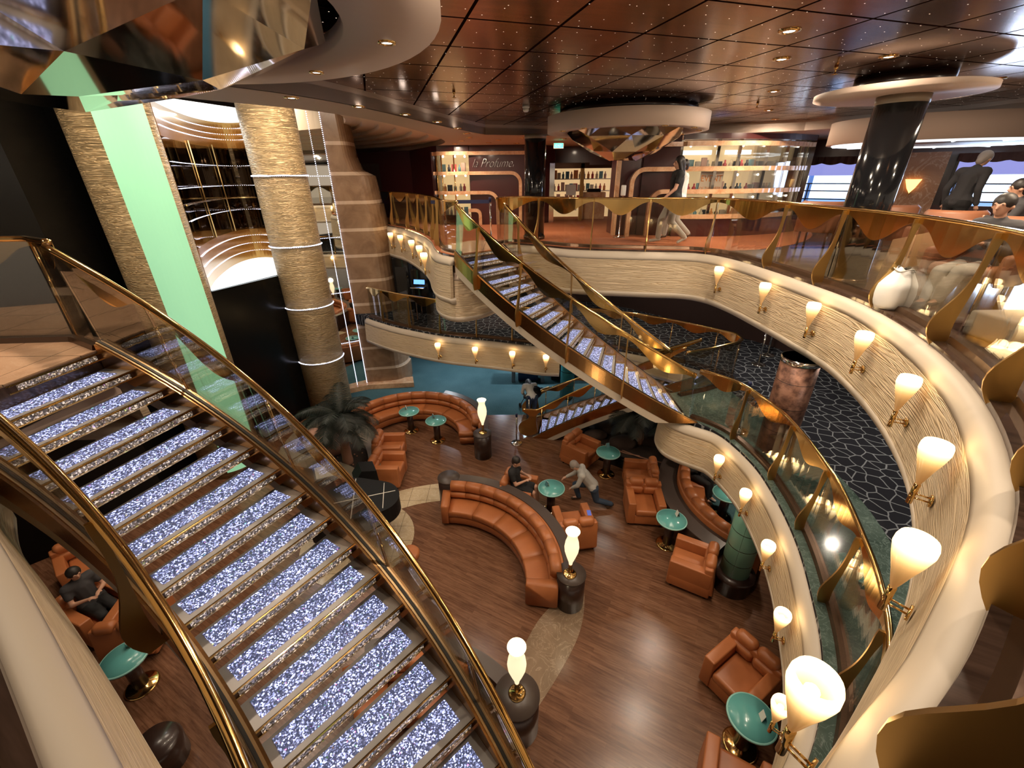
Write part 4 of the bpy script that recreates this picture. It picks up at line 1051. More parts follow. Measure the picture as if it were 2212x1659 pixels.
lampdots([(front_r[i][0], front_r[i][1] + 0.25, z) for i in (2, 5, 9, 12, 15, 18) for z in (7.66, 7.02, 6.50)], t)
# goods on the shelves: small boxes and bottles
gcols = [plain('goods_%d' % i, c, 0.4) for i, c in enumerate([(0.75, 0.65, 0.5), (0.6, 0.08, 0.10), (0.7, 0.45, 0.4), (0.02, 0.03, 0.06), (0.15, 0.35, 0.45), (0.75, 0.30, 0.10), (0.6, 0.55, 0.5)])]
protos = []
for i, gmat in enumerate(gcols):
    bx = MB().rbox(0, 0, 0.10 + 0.02 * (i % 3), 0.13 + 0.03 * (i % 2), 0.06, 0.20 + 0.04 * (i % 3), 0.006).build('perfume_box', gmat); protos.append(bx)
    bt = MB().lathe([(0.045, 0), (0.048, 0.14), (0.02, 0.17), (0.02, 0.23), (0.001, 0.232)], 12).build('perfume_bottle', gmat); protos.append(bt)
used = set(); rnd = random.Random(11)
def goods(x, y, z, label, group):
    i = rnd.randrange(len(protos)); p = protos[i]
    o = p if i not in used else p.copy()
    if i in used: COL.objects.link(o)
    used.add(i); o.location = (x, y, z); o.rotation_euler = (0, 0, rnd.uniform(-.3, .3))
    tag(o, label, 'perfume', group)
for z in (7.15, 6.60, 6.02):
    for x in (-2.1, -1.95, -1.78, -1.6, -1.45): goods(x + rnd.uniform(-.03, .03), 15.12, z if z > 6.1 else 5.9, 'small perfume on a shelf of the lit left shop display', 'perfumes in the left display')
L = cumlen(front_r)
for z in (7.12, 6.60, 6.02):
    for i in range(26):
        p, d_ = at_len(front_r, L, 0.2 + (L[-1] - 0.4) * i / 25); goods(p[0], p[1] + rnd.uniform(0.14, 0.26), z, 'small perfume on a shelf of the long lit right shop display', 'perfumes in the right display')
for z in (6.13, 6.53, 6.93):
    for i in range(14): goods(1.5 + i * 0.155, 17.42, z, 'small perfume on the bright shelves inside the shop doorway', 'perfumes inside the doorway')
for q in range(len(protos)):
    if q not in used: bpy.data.objects.remove(protos[q])
tag(MB().slab([(-2.3, 14.95), (-1.35, 14.95), (-1.35, 15.4), (-2.3, 15.4)], 5.7, 5.9).build('display_plinth', 'burgundy'), 'dark plinth at the foot of the left shop display', 'plinth')
tag(MB().slab([(p[0], p[1] + 0.07) for p in front_r] + back_r[::-1], 5.62, 6.0).build('display_plinth', 'burgundy'), 'dark plinth under the right shop display', 'plinth')
def text(body, loc, rot, size, mat, par=None, shear=0.0, ext=0.006, name='lettering', sx=1.0):
    c = bpy.data.curves.new(name, 'FONT'); c.body = body; c.size = size; c.extrude = ext; c.shear = shear; c.offset = -0.009 if shear else 0.0; c.align_x = 'CENTER'; c.align_y = 'CENTER'
    c.materials.append(MT[mat] if isinstance(mat, str) else mat)
    o = bpy.data.objects.new(name, c); COL.objects.link(o); o.location = loc; o.rotation_euler = rot; o.scale = (sx, 1, 1)
    bpy.context.view_layer.update()
    me = bpy.data.meshes.new_from_object(o.evaluated_get(bpy.context.evaluated_depsgraph_get()))
    m = bpy.data.objects.new(name, me); COL.objects.link(m); m.location = loc; m.rotation_euler = rot; m.scale = (sx, 1, 1); bpy.data.objects.remove(o)
    if par: m.parent = par
    return m
t = thing('shop_sign', 'thin silver script shop sign on the burgundy wall left of the black column', 'sign', (-0.42, 14.90, 7.40))
text('la Profumeria', (0, 0, 0), (PI / 2, 0, 0), 0.36, 'chrome', t, shear=0.5, sx=0.80)
def yaw_at(i): a = front_r[max(i - 1, 0)]; b = front_r[min(i + 1, len(front_r) - 1)]; return math.atan2(b[1] - a[1], b[0] - a[0])
mo = plain('orange lettering', (0.85, 0.30, 0.06), 0.5); pk = plain('pale poster', (0.85, 0.72, 0.6), 0.6); pk2 = plain('pink poster', (0.85, 0.32, 0.22), 0.6)
for i, mat_, lb in ((5, pk, 'pale event poster with orange lettering in the right shop display'), (17, pk2, 'pink event poster at the far end of the right shop display')):
    p = front_r[i]; t = thing('event_poster', lb, 'poster', (p[0], p[1] + 0.14, 6.86), yaw_at(i))
    MB().box(-0.28, 0.28, 0.0, 0.012, -0.24, 0.24).build('sheet', mat_, t)
    text('EVENT', (0, -0.004, 0.08), (PI / 2, 0, 0), 0.21, mo, t, ext=0.002, sx=0.85); text('OF THE WEEK', (0, -0.004, -0.14), (PI / 2, 0, 0), 0.085, mo, t, ext=0.002)
# doorway to the shop
t = thing('shop_doorway', 'open shop doorway with brass frame and bright shelves inside', 'doorway')
for x in (1.45, 2.45, 3.55): MB().box(x - 0.06, x + 0.06, 15.95, 16.05, ZU, 7.4).build('brass_frame', 'gold_soft', t)
MB().box(1.4, 3.6, 15.95, 16.05, 7.25, 7.42).build('frame_head', 'bronze', t)
MB().box(1.3, 1.46, 15.4, 15.95, ZU, 7.4).build('side_panel', 'chrome', t)
wl_ = plain('lit shelf wall', (0.8, 0.6, 0.34), 0.5, emit=(1.0, 0.72, 0.38), es=0.42)
MB().box(1.3, 3.8, 17.6, 17.7, ZU, 7.9).build('shelf_wall', wl_, t)
for z in (6.1, 6.5, 6.9, 7.3): MB().box(1.4, 3.7, 17.3, 17.6, z, z + 0.03).build('shelf', 'white', t)
MB().box(2.0, 2.35, 16.6, 16.62, 6.4, 6.75).build('notice', 'paper', t); MB().box(2.05, 2.4, 16.6, 16.62, 5.9, 6.25).build('notice', 'paper', t)
t = thing('shop_counter', 'counter with goods inside the shop doorway', 'counter')
MB().rbox(3.0, 16.7, 6.05, 0.8, 0.5, 0.9, 0.03).build('counter_body', 'onyx', t); MB().rbox(3.0, 16.7, 6.55, 0.5, 0.3, 0.12, 0.05).build('black_bowl', 'black', t)
t = thing('hand_sanitizer_stand', 'white hand sanitizer stand on a round foot by the shop door', 'stand', (2.78, 11.4, ZU))
MB().lathe([(0.15, 0), (0.15, 0.015), (0.02, 0.02), (0.02, 1.0)], 20).build('pole', 'chrome', t); MB().rbox(0, 0, 1.1, 0.11, 0.09, 0.24, 0.02).build('dispenser', 'white', t)
# dark doors at the left end
t = struct('door_1', MB().box(-5.6, -4.4, 17.98, 18.06, ZU, 7.5), 'espresso')
MB().tube([(-4.55, 17.9, 6.4), (-4.55, 17.9, 6.9)], 0.02, 8).build('door_handle', 'chrome', t)
for (x, y), lb in (((-3.35, 17.35), 'green lit exit sign left of the shop display'), ((1.35, 13.4), 'green lit exit sign behind the black column')):
    t = thing('exit_sign', lb, 'exit sign', (x, y, ZS - 0.12))
    MB().rbox(0, 0, 0, 0.28, 0.05, 0.14, 0.01).build('housing', 'white', t); MB().box(-0.12, 0.12, -0.03, -0.026, -0.055, 0.055).build('lit_face', 'exit', t)
    text('EXIT', (0, -0.032, 0), (PI / 2, 0, 0), 0.09, 'white', t, ext=0.001)

# ------------------------------------------------------------------ windows on the far right
W0, W1 = Vector((8.6, 14.2)), Vector((15.2, 9.0)); wd = (W1 - W0).normalized(); wn = Vector((-wd.y, wd.x)) * -1; WL = (W1 - W0).length
def wseg(a, b, z0, z1, mat, name='wall_right', off=0.0, th=0.1):
    p = W0 + wd * a - wn * off * -1; q = W0 + wd * b - wn * off * -1
    return MB().sweep([(0, z0), (th, z0), (th, z1), (0, z1)], [tuple(p), tuple(q)], nsign=-1), mat
def wstruct(name, a, b, z0, z1, mat, off=0.0, th=0.1): mb, m = wseg(a, b, z0, z1, mat, off=off, th=th); return struct(name, mb, m)
wstruct('wall_right', -0.4, WL, ZU, 6.25, 'burgundy'); wstruct('wall_right', -0.4, WL, 7.42, ZS, 'burgundy')
wins = [(0.15, 1.75), (3.45, 6.3)]
wstruct('wall_right', -0.4, 0.15, 6.25, 7.42, 'burgundy'); wstruct('wall_right', 1.75, 3.45, 6.25, 7.42, 'espresso'); wstruct('wall_right', 6.3, WL, 6.25, 7.42, 'espresso')
for i, (a, b) in enumerate(wins):
    o = wstruct('window_%d' % (i + 1), a, b, 6.25, 7.42, 'shop_glass', off=0.04, th=0.02)
    for s_ in ((a, a + 0.06), (b - 0.06, b)):
        mb, m = wseg(s_[0], s_[1], 6.25, 7.42, 'espresso', off=0.02, th=0.1); mb.build('window_frame', m, o)
    # scalloped valance
    k = 40; vs = []
    for j in range(k + 1):
        u = j / k; p = W0 + wd * (a + (b - a) * u); dz = 0.16 + 0.05 * abs(math.sin(u * PI * (b - a) / 0.45)); w_ = 0.02 * math.sin(u * 60)
        for oo, zz in ((0.10 + w_, 7.45), (0.14 + w_, 7.45), (0.14 + w_, 7.45 - dz), (0.10 + w_, 7.45 - dz)): q = p + wn * oo * -1 * -1; vs.append((q.x, q.y, zz))
    fs = [(j * 4 + m_, j * 4 + (m_ + 1) % 4, (j + 1) * 4 + (m_ + 1) % 4, (j + 1) * 4 + m_) for j in range(k) for m_ in range(4)]
    tag(MB().add(vs, fs).build('valance', plain('brown pleated valance', (0.07, 0.03, 0.022), 0.9)), 'scalloped brown valance over the %s window' % ('left' if i == 0 else 'right'), 'valance')
p = W0 + wd * 2.5 + wn * -0.0
mb, m = wseg(1.95, 3.30, 6.0, 7.5, 'onyx_panel', off=0.06, th=0.05); 
for v in range(0): pass
tag(mb.build('stone_wall_panel', 'onyx_panel'), 'large amber onyx wall panel between the windows', 'wall panel')
# outdoor view: glowing bands and sky stand in for the bright exterior
ext = W0 + wn * -0.0
def outp(a, o_): q = W0 + wd * a + Vector((wd.y, -wd.x)) * -o_; return q
o1, o2 = outp(-3, 6.0), outp(12, 6.0)
t = thing('outside_glow_bands', 'glowing blue and white bands standing in for the bright ship view outside the windows', 'ship')
def glow_band(name, za, zb, col, em, es, d0, d1):  # brightness of the outside view is put in as emission per band
    a, b = outp(-3, d0), outp(9.5, d0); c, d = outp(9.5, d1), outp(-3, d1)
    MB().slab([(a.x, a.y), (b.x, b.y), (c.x, c.y), (d.x, d.y)], za, zb).build(name, plain(name, col, 0.6, emit=em, es=es), t)
glow_band('blue_glow_band', 5.0, 6.15, (0.4, 0.6, 0.9), (0.28, 0.55, 1.0), 0.9, 4.6, 6.0)
glow_band('white_glow_band', 6.15, 6.95, (0.9, 0.95, 1.0), (0.72, 0.90, 1.0), 1.9, 5.4, 6.0)
glow_band('violet_glow_band', 6.95, 7.8, (0.3, 0.3, 0.7), (0.26, 0.30, 0.80), 0.85, 4.0, 6.0)
for k in range(6):
    a_ = outp(-2 + k * 2.0, 4.4); MB().box(a_.x - 0.06, a_.x + 0.06, a_.y - 0.06, a_.y + 0.06, 5.0, 7.8).build('stanchion', plain('blue grey steel', (0.15, 0.3, 0.6), 0.5, emit=(0.2, 0.4, 0.8), es=0.4), t)
o1, o2 = outp(-6, 12.0), outp(16, 12.0)
mb = MB().add([(o1.x, o1.y, 4.0), (o2.x, o2.y, 4.0), (o2.x, o2.y, 12.2), (o1.x, o1.y, 12.2)], [(0, 1, 2, 3)])
tag(mb.build('sky_backdrop', plain('hazy sky', (0.2, 0.4, 0.9), 1, emit=(0.25, 0.36, 0.90), es=0.9)), 'hazy blue sky outside the windows', 'sky', kind='stuff')
t = thing('deck_railing', 'thin outdoor deck railing seen through the right windows', 'railing')
for z in (6.25, 6.5, 6.72): a_, b_ = outp(-1, 2.2), outp(9, 2.2); MB().tube([(a_.x, a_.y, z), (b_.x, b_.y, z)], 0.02, 6).build('rail', 'navy', t)
for k in range(9): a_ = outp(-1 + k * 1.2, 2.2); MB().tube([(a_.x, a_.y, 5.8), (a_.x, a_.y, 6.72)], 0.02, 6).build('post', 'navy', t)
# ------------------------------------------------------------------ wall sconces
def make_sconce():
    t = thing('wall_sconce', 'x', 'wall sconce', group='amber glass wall sconces')
    # local frame: wall behind at -y... the cone stands clear of the wall on +x side 0; z 0 is the foot of the stem
    MB().lathe([(0.012, 0.10), (0.024, 0.14), (0.045, 0.22), (0.072, 0.31), (0.088, 0.38), (0.086, 0.42), (0.078, 0.445), (0.072, 0.44), (0.080, 0.41), (0.080, 0.37), (0.062, 0.29), (0.036, 0.20), (0.014, 0.13)], 24, caps=False).build('glass_shade', 'sconce', t)
    MB().lathe([(0.001, -0.065), (0.019, -0.065), (0.019, 0.10), (0.001, 0.10)], 14).build('stem', 'gold', t)
    b = MB(); b.lathe([(0.001, 0), (0.045, 0), (0.045, 0.012), (0.001, 0.014)], 20, Matrix.Translation((0, 0.105, 0.0)) @ Matrix.Rotation(PI / 2, 4, 'X')); b.build('wall_plate', 'gold', t)
    MB().tube([(0, 0.0, 0.02), (0, 0.10, 0.02)], 0.006, 8).tube([(0, 0.0, -0.015), (0, 0.10, -0.015)], 0.006, 8).build('bracket', 'gold', t)
    MB().ball((0, 0, 0.36), 0.028, 10).build('bulb', 'led_warm', t)
    return t
sc0 = make_sconce(); sc_used = [False]
def sconce(pos, outward, label, zc, power=0.95):
    o = sc0 if not sc_used[0] else dup(sc0); sc_used[0] = True
    o.location = (pos[0], pos[1], zc); ang = math.atan2(outward[1], outward[0]); o.rotation_euler = (0, 0, ang + PI / 2); o['label'] = label
    ld = bpy.data.lights.new('sconce_light', 'POINT'); ld.energy = power; ld.color = (1.0, 0.66, 0.30); ld.shadow_soft_size = 0.05
    lo = bpy.data.objects.new('sconce_light', ld); COL.objects.link(lo); lo.location = (pos[0], pos[1], zc + 0.49)
def on_path(path, q):
    L = cumlen(path); best = min(range(600), key=lambda i: math.dist(at_len(path, L, L[-1] * i / 599)[0][:2], q)); p, d = at_len(path, L, L[-1] * best / 599)
    return p, Vector((d.y, -d.x))
def place(path, q, label, zc, power=0.95):
    p, n = on_path(path, q); r = (p[0] + n.x * 0.25, p[1] + n.y * 0.25); sconce(r, n, label, zc, power)
for i, q in enumerate([(3.98, 8.35), (4.12, 6.95), (4.19, 5.75), (4.0, 4.55), (3.57, 3.36), (2.86, 2.32), (2.06, 1.46), (1.16, 0.76)]):
    place(U_main, q, ['far', 'second', 'third', 'fourth', 'fifth', 'sixth', 'seventh', 'nearest and largest'][i] + ' amber sconce on the right upper balcony front' + ('' if i in (0, 7) else ', counted from the far end'), 4.98)
for i, q in enumerate([(-3.70, 14.65), (-3.22, 13.9), (-2.62, 12.7), (-2.25, 11.6), (-1.90, 10.4)]):
    place(U_far, q, ORD[i] + ' amber sconce from the marble pillar on the left upper balcony front', 4.98)
for i, q in enumerate([(-2.06, 12.1), (-0.97, 11.75), (0.14, 11.4), (1.0, 11.05)]):
    place(M_left, q, ORD[i] + ' amber sconce from the marble pillar on the mid deck front', 2.16, 1.1)
for i, q in enumerate([(3.79, 6.1), (3.84, 5.15), (3.66, 4.06), (3.22, 3.05), (2.72, 2.06)]):
    place(M_right, q, ORD[i] + ' amber sconce from the far end on the right mid deck front', 2.16, 1.1)
# onyx panel sconce
t = thing('fan_sconce', 'fan-shaped glowing sconce on the amber onyx panel', 'wall sconce', tuple(W0 + wd * 2.75 + wn * 0.12) + (6.75,), math.atan2(wd.y, wd.x))
MB().plate([(-0.17, 0.12), (0.17, 0.12), (0.08, -0.10), (0, -0.22), (-0.08, -0.10)], (1, 0, 0), (0, 0, 1), (0, 0, 0), 0.06).build('glass_fan', plain('lit amber fan glass', (0.9, 0.5, 0.2), 0.4, emit=(1.0, 0.58, 0.18), es=2.0), t)
MB().plate([(-0.05, -0.15), (0.05, -0.15), (0, -0.30)], (1, 0, 0), (0, 0, 1), (0, 0, 0), 0.05).build('mount', 'gold', t)

# ------------------------------------------------------------------ lounge furniture on the lower deck
def make_armchair():
    t = thing('armchair', 'x', 'armchair', group='orange leather armchairs')
    # faces +y
    MB().rbox(0, 0.0, 0.185, 0.80, 0.74, 0.25, 0.03).build('base', 'leather', t)
    c = MB().rbox(0, 0.06, 0.375, 0.46, 0.66, 0.15, 0.045).build('seat_cushion', 'leather', t)
    for s in (-1, 1):
        MB().rbox(s * 0.315, 0.02, 0.36, 0.165, 0.74, 0.56, 0.022).build('armrest', 'leather', t)
    M_ = Matrix.Rotation(math.radians(-8), 4, 'X')
    MB().rbox(0, -0.31, 0.44, 0.78, 0.15, 0.62, 0.03, M_).build('back_frame', 'leather', t)
    for s in (-1, 1):
        MB().rbox(s * 0.165, -0.235, 0.56, 0.325, 0.15, 0.20, 0.06, M_).build('back_cushion', 'leather', t)
        MB().rbox(s * 0.165, -0.275, 0.745, 0.325, 0.19, 0.20, 0.08, M_).build('head_cushion', 'leather', t)
    for sx in (-1, 1):
        for sy in (-1, 1): MB().cyl(sx * 0.34, sy * 0.30, 0.0, 0.07, 0.022, 12).build('leg', 'black', t)
    MB().box(-0.36, 0.36, -0.33, 0.33, 0.055, 0.065).build('plinth', 'bronze', t)
    return t
ac0 = make_armchair(); ac_used = [False]
def armchair(x, y, face_deg, label, z=0.0):
    o = ac0 if not ac_used[0] else dup(ac0); ac_used[0] = True
    o.location = (x, y, z); o.rotation_euler = (0, 0, math.radians(face_deg - 90)); o['label'] = label; return o
armchair(1.83, 9.48, -42, 'orange armchair nearest the foot of the lower staircase')
armchair(3.13, 8.32, 170, 'orange armchair facing left beside the dark planter')
armchair(2.96, 7.42, -97, 'orange armchair facing the viewer, right of the crouching man')
armchair(3.42, 5.72, 150, 'orange armchair in front of the green tiled column')
armchair(3.36, 3.72, -148, 'orange armchair at the right edge by the nearest turquoise table')
armchair(0.12, 7.82, -18, 'orange armchair with a seated woman in black')
armchair(1.28, 6.72, 98, 'orange armchair with a phone on its arm, back to the viewer')
armchair(-3.20, 8.78, -2, 'front orange armchair of the pair beside the palm planter')
armchair(-3.38, 9.66, 2, 'rear orange armchair of the pair beside the palm planter')
armchair(2.62, 2.38, 60, 'orange armchair cut off by the bottom edge')
armchair(-7.2, 4.9, -20, 'dark orange armchair with a seated person, left of the near staircase')
armchair(-6.3, 4.6, 100, 'dark orange armchair seen from behind, left of the near staircase')
armchair(-8.3, 5.9, -40, 'dark orange armchair farthest left below the staircase')

def make_table():
    t = thing('side_table', 'x', 'table', group='round turquoise pedestal tables')
    MB().lathe([(0.001, 0.672), (0.285, 0.672), (0.285, 0.70), (0.001, 0.70)], 40).build('table_top', 'teal_top', t)
    MB().lathe([(0.285, 0.672), (0.30, 0.674), (0.305, 0.684), (0.302, 0.698), (0.285, 0.7005)], 40, caps=False).build('pale_rim', 'teal_rim', t)
    MB().lathe([(0.10, 0.655), (0.30, 0.664), (0.30, 0.672), (0.001, 0.672)], 40).build('under_rim', 'espresso', t)
    MB().lathe([(0.095, 0.03), (0.095, 0.66)], 28).build('pedestal', 'espresso', t)
    MB().lathe([(0.001, 0.0), (0.215, 0.0), (0.225, 0.012), (0.20, 0.026), (0.11, 0.034), (0.10, 0.05)], 36).build('foot_disc', 'gold', t)
    return t
tb0 = make_table(); tb_used = [False]
def make_card():
    t = thing('menu_card', 'x', 'menu card', group='menu card stands on the tables')
    MB().plate([(-0.05, 0), (0.05, 0), (0.045, 0.12), (-0.045, 0.12)], (1, 0, 0), (0, 0.25, 0.97), (0, 0, 0.003), 0.004).build('front_leaf', plain('menu card', (0.10, 0.22, 0.25), 0.4), t)
    MB().plate([(-0.05, 0), (0.05, 0), (0.045, 0.12), (-0.045, 0.12)], (1, 0, 0), (0, -0.25, 0.97), (0, 0.062, 0.003), 0.004).build('rear_leaf', 'paper', t)
    return t
cd0 = make_card(); cd_used = [False]
def table(x, y, label, card=(0.1, 0.15), z=0.0):
    o = tb0 if not tb_used[0] else dup(tb0); tb_used[0] = True; o.location = (x, y, z); o['label'] = label
    if card:
        c = cd0 if not cd_used[0] else dup(cd0); cd_used[0] = True; c.location = (x + card[0], y + card[1], z + 0.70); c.rotation_euler = (0, 0, card[0] * 9)
        c['label'] = 'small menu card on the ' + label
table(0.87, 7.57, 'turquoise table beside the seated woman', (-0.12, 0.05))
table(2.44, 8.92, 'turquoise table between two armchairs near the planter', (0.03, 0.2))
table(3.25, 6.56, 'turquoise table in front of the curved wooden bench', (0.18, 0.1))
table(-3.12, 11.13, 'left turquoise table inside the far round sofa', (-0.15, 0.12))
table(-2.22, 10.58, 'right turquoise table inside the far round sofa', (-0.12, 0.12))
table(3.08, 3.02, 'nearest turquoise table at the bottom right', (0.16, -0.02))
table(-5.78, 3.86, 'turquoise table below the near staircase at the left', (-0.1, 0.15))
table(4.74, 7.32, 'turquoise table inside the sunken seating on the right', (-0.05, 0.15))

def curved_sofa(label, cx, cy, r_seat, r_back, a0, a1, n, arms=(True, True), back_out=True, counter=None, z=0.0, group=None, seat_mat='leather'):
    t = thing('curved_sofa', label, 'sofa')
    def A_(deg): return math.radians(deg)
    def block(name, R0, R1, aa, ab, z0, z1, par, rnd_=0.03, mat='leather'):
        k = max(2, int(abs(ab - aa) / 4)); prof = [(R0 + rnd_, z0), (R1 - rnd_, z0), (R1, z0 + rnd_), (R1, z1 - rnd_), (R1 - rnd_ * .3, z1 - rnd_ * .3), (R1 - rnd_, z1), (R0 + rnd_, z1), (R0 + rnd_ * .3, z1 - rnd_ * .3), (R0, z1 - rnd_), (R0, z0 + rnd_)]
        vs = []; fs = []; m = len(prof)
        for i in range(k + 1):
            a = A_(aa + (ab - aa) * i / k)
            for R, zz in prof: vs.append((cx + R * math.cos(a), cy + R * math.sin(a), zz + z))
        for i in range(k):
            for j in range(m): fs.append((i * m + j, i * m + (j + 1) % m, (i + 1) * m + (j + 1) % m, (i + 1) * m + j))
        fs += [tuple(range(m))[::-1], tuple(k * m + j for j in range(m))]
        return MB().add(vs, fs, True).build(name, mat, par)
    gap = 0.18
    dsm = 1 if r_back > r_seat else -1
    rb0, rb1 = sorted((r_back - dsm * 0.16, r_back)); rs0, rs1 = sorted((r_seat, r_back - dsm * 0.12))
    block('base', rs0 + 0.02, rs1, a0, a1, 0.06, 0.26, t)
    for i in range(n):
        aa = a0 + (a1 - a0) * i / n; ab = a0 + (a1 - a0) * (i + 1) / n
        block('seat_cushion', rs0, rs1, aa + gap, ab - gap, 0.262, 0.43, t, 0.035)
    n2 = n * 2
    for i in range(n2):
        aa = a0 + (a1 - a0) * i / n2; ab = a0 + (a1 - a0) * (i + 1) / n2
        q0, q1 = sorted((r_back - dsm * 0.27, r_back - dsm * 0.13))
        block('back_cushion', q0, q1, aa + gap * .7, ab - gap * .7, 0.44, 0.60, t, 0.05)
        q0, q1 = sorted((r_back - dsm * 0.25, r_back - dsm * 0.04))
        block('head_cushion', q0, q1, aa + gap * .7, ab - gap * .7, 0.60, 0.82, t, 0.06)
    block('back_shell', rb0 + (0.08 if dsm > 0 else -0.02), rb1 + (0.02 if dsm > 0 else -0.08), a0, a1, 0.06, 0.74, t)
    for on, e, s in ((arms[0], a0, -1), (arms[1], a1, 1)):
        if on:
            w = math.degrees(0.17 / ((rs0 + rs1) / 2)); aa, ab = sorted((e, e + s * w))
            block('armrest', rs0, rs1 + 0.02, aa, ab, 0.06, 0.58, t, 0.035)
    return t
def counter_arc(label, cx, cy, R0, R1, a0, a1, h, ends=(True, True), mat='espresso', end_r=0.27, end_off=0.0):
    t = thing('curved_console', label, 'console'); k = 40
    path = [(cx + (R0 + R1) / 2 * math.cos(math.radians(a0 + (a1 - a0) * i / k)), cy + (R0 + R1) / 2 * math.sin(math.radians(a0 + (a1 - a0) * i / k))) for i in range(k + 1)]
    w = (R1 - R0) / 2
    MB().sweep([(-w, 0.02), (w, 0.02), (w, h - 0.03), (-w, h - 0.03)], path).build('body', mat, t)
    MB().sweep([(-w - 0.01, h - 0.03), (w + 0.01, h - 0.03), (w + 0.01, h), (-w - 0.01, h)], path).build('top', plain('brown grey top', (0.075, 0.055, 0.048), 0.35), t)
    for on, p in ((ends[0], path[0]), (ends[1], path[-1])):
        if on:
            e = MB().lathe([(end_r, 0.0), (end_r, h - 0.02)], 36, Matrix.Translation((p[0], p[1], 0))).build('round_end', mat, t)
            MB().lathe([(0.001, h - 0.02), (end_r + 0.01, h - 0.02), (end_r + 0.01, h + 0.004), (0.001, h + 0.004)], 36, Matrix.Translation((p[0], p[1], 0))).build('end_top', MT['brown grey top'] if 'brown grey top' in MT else plain('brown grey end top', (0.07, 0.05, 0.042), 0.35), e)
    return t
curved_sofa('long curved orange sofa in the middle of the wooden floor', -1.5, 5.4, 1.72, 2.40, -4, 88, 5)
counter_arc('dark console wrapping the back of the long curved sofa', -1.5, 5.4, 2.42, 2.62, -4, 90, 0.75, end_r=0.25)
curved_sofa('far round orange sofa by the teal carpet', -2.95, 10.25, 1.40, 2.05, 2, 168, 6, arms=(False, False))
counter_arc('dark console wrapping the right end of the far round sofa', -2.95, 10.25, 2.08, 2.26, -12, 70, 0.75, ends=(True, False), end_r=0.24)
curved_sofa('orange sofa mostly hidden below the near staircase', -1.55, 2.05, 1.15, 1.85, 62, 120, 3, arms=(False, False))
counter_arc('dark console with a lamp below the near staircase', -1.55, 2.05, 1.90, 2.10, 38, 110, 0.75, ends=(True, False), end_r=0.30)
curved_sofa('curved pale orange bench of the sunken seating on the right', 5.75, 7.30, 1.35, 1.98, 118, 236, 6, arms=(False, False))
counter_arc('wooden ledge curving behind the sunken seating on the right', 5.75, 7.30, 2.02, 2.40, 112, 219, 0.62, ends=(False, False), mat='espresso')
tag(MB().slab(arc(5.75, 7.30, 1.34, 0, 360, 40)[:-1], 0.001, 0.008).build('round_rug', 'teal_carpet'), 'teal carpet disc inside the sunken seating', 'carpet')
t = thing('round_stool', 'small round orange stool near the piano', 'stool', (-2.05, 6.02, 0))
MB().lathe([(0.10, 0), (0.10, 0.30), (0.19, 0.32), (0.20, 0.40), (0.17, 0.45), (0.001, 0.46)], 28).build('padded_seat', 'leather', t)
t = thing('dark_stool', 'dark round pouffe at the lower left edge', 'stool', (-4.72, 2.92, 0)); MB().lathe([(0.27, 0), (0.28, 0.36), (0.24, 0.45), (0.001, 0.46)], 28).build('padded_seat', 'espresso', t)

# vase shaped lamps
def make_lamp():
    t = thing('vase_lamp', 'x', 'lamp', group='glowing vase shaped lamps')
    MB().lathe([(0.001, 0), (0.115, 0), (0.12, 0.012), (0.10, 0.028), (0.03, 0.036), (0.022, 0.06), (0.034, 0.085), (0.022, 0.11), (0.036, 0.135), (0.022, 0.16), (0.036, 0.185), (0.024, 0.21), (0.034, 0.23), (0.026, 0.25)], 30).build('gold_foot', 'gold', t)
    MB().lathe([(0.030, 0.25), (0.036, 0.30), (0.075, 0.42), (0.115, 0.56), (0.125, 0.66), (0.112, 0.77), (0.086, 0.86), (0.083, 0.91), (0.105, 0.98), (0.122, 1.01), (0.116, 1.008), (0.098, 0.975), (0.076, 0.91), (0.078, 0.86), (0.105, 0.76), (0.117, 0.66), (0.107, 0.56), (0.067, 0.42), (0.026, 0.31)], 34, caps=False).build('opal_glass_vase', 'lamp_glass', t)
    return t
lm0 = make_lamp()
def lamp(x, y, z, label, first=False):
    o = lm0 if first else dup(lm0); o.location = (x, y, z); o['label'] = label
    ld = bpy.data.lights.new('lamp_light', 'POINT'); ld.energy = 14; ld.color = (1.0, 0.80, 0.52); ld.shadow_soft_size = 0.12
    lo = bpy.data.objects.new('lamp_light', ld); COL.objects.link(lo); lo.location = (x, y, z + 1.06)
def arc_pt(cx, cy, R, a): return (cx + R * math.cos(math.radians(a)), cy + R * math.sin(math.radians(a)))
q = arc_pt(-1.5, 5.4, 2.52, -4); lamp(q[0] - 0.03, q[1] - 0.02, 0.754, 'glowing vase lamp at the end of the long curved sofa', True)
q = arc_pt(-1.55, 2.05, 2.0, 38); lamp(q[0], q[1] + 0.02, 0.754, 'nearest glowing vase lamp beside the near staircase')
q = arc_pt(-2.95, 10.25, 2.17, -12); lamp(q[0] + 0.02, q[1] + 0.02, 0.754, 'glowing vase lamp at the end of the far round sofa')
lamp(4.9, 3.1, 5.62 + 0.35, 'cream glowing lamp behind the balustrade at the right edge')
tag(MB().lathe([(0.22, 0), (0.22, 0.35), (0.001, 0.352)], 24).build('lamp_stand', 'espresso', loc=(4.9, 3.1, 5.604)), 'low dark stand under the lamp at the right edge', 'stand')

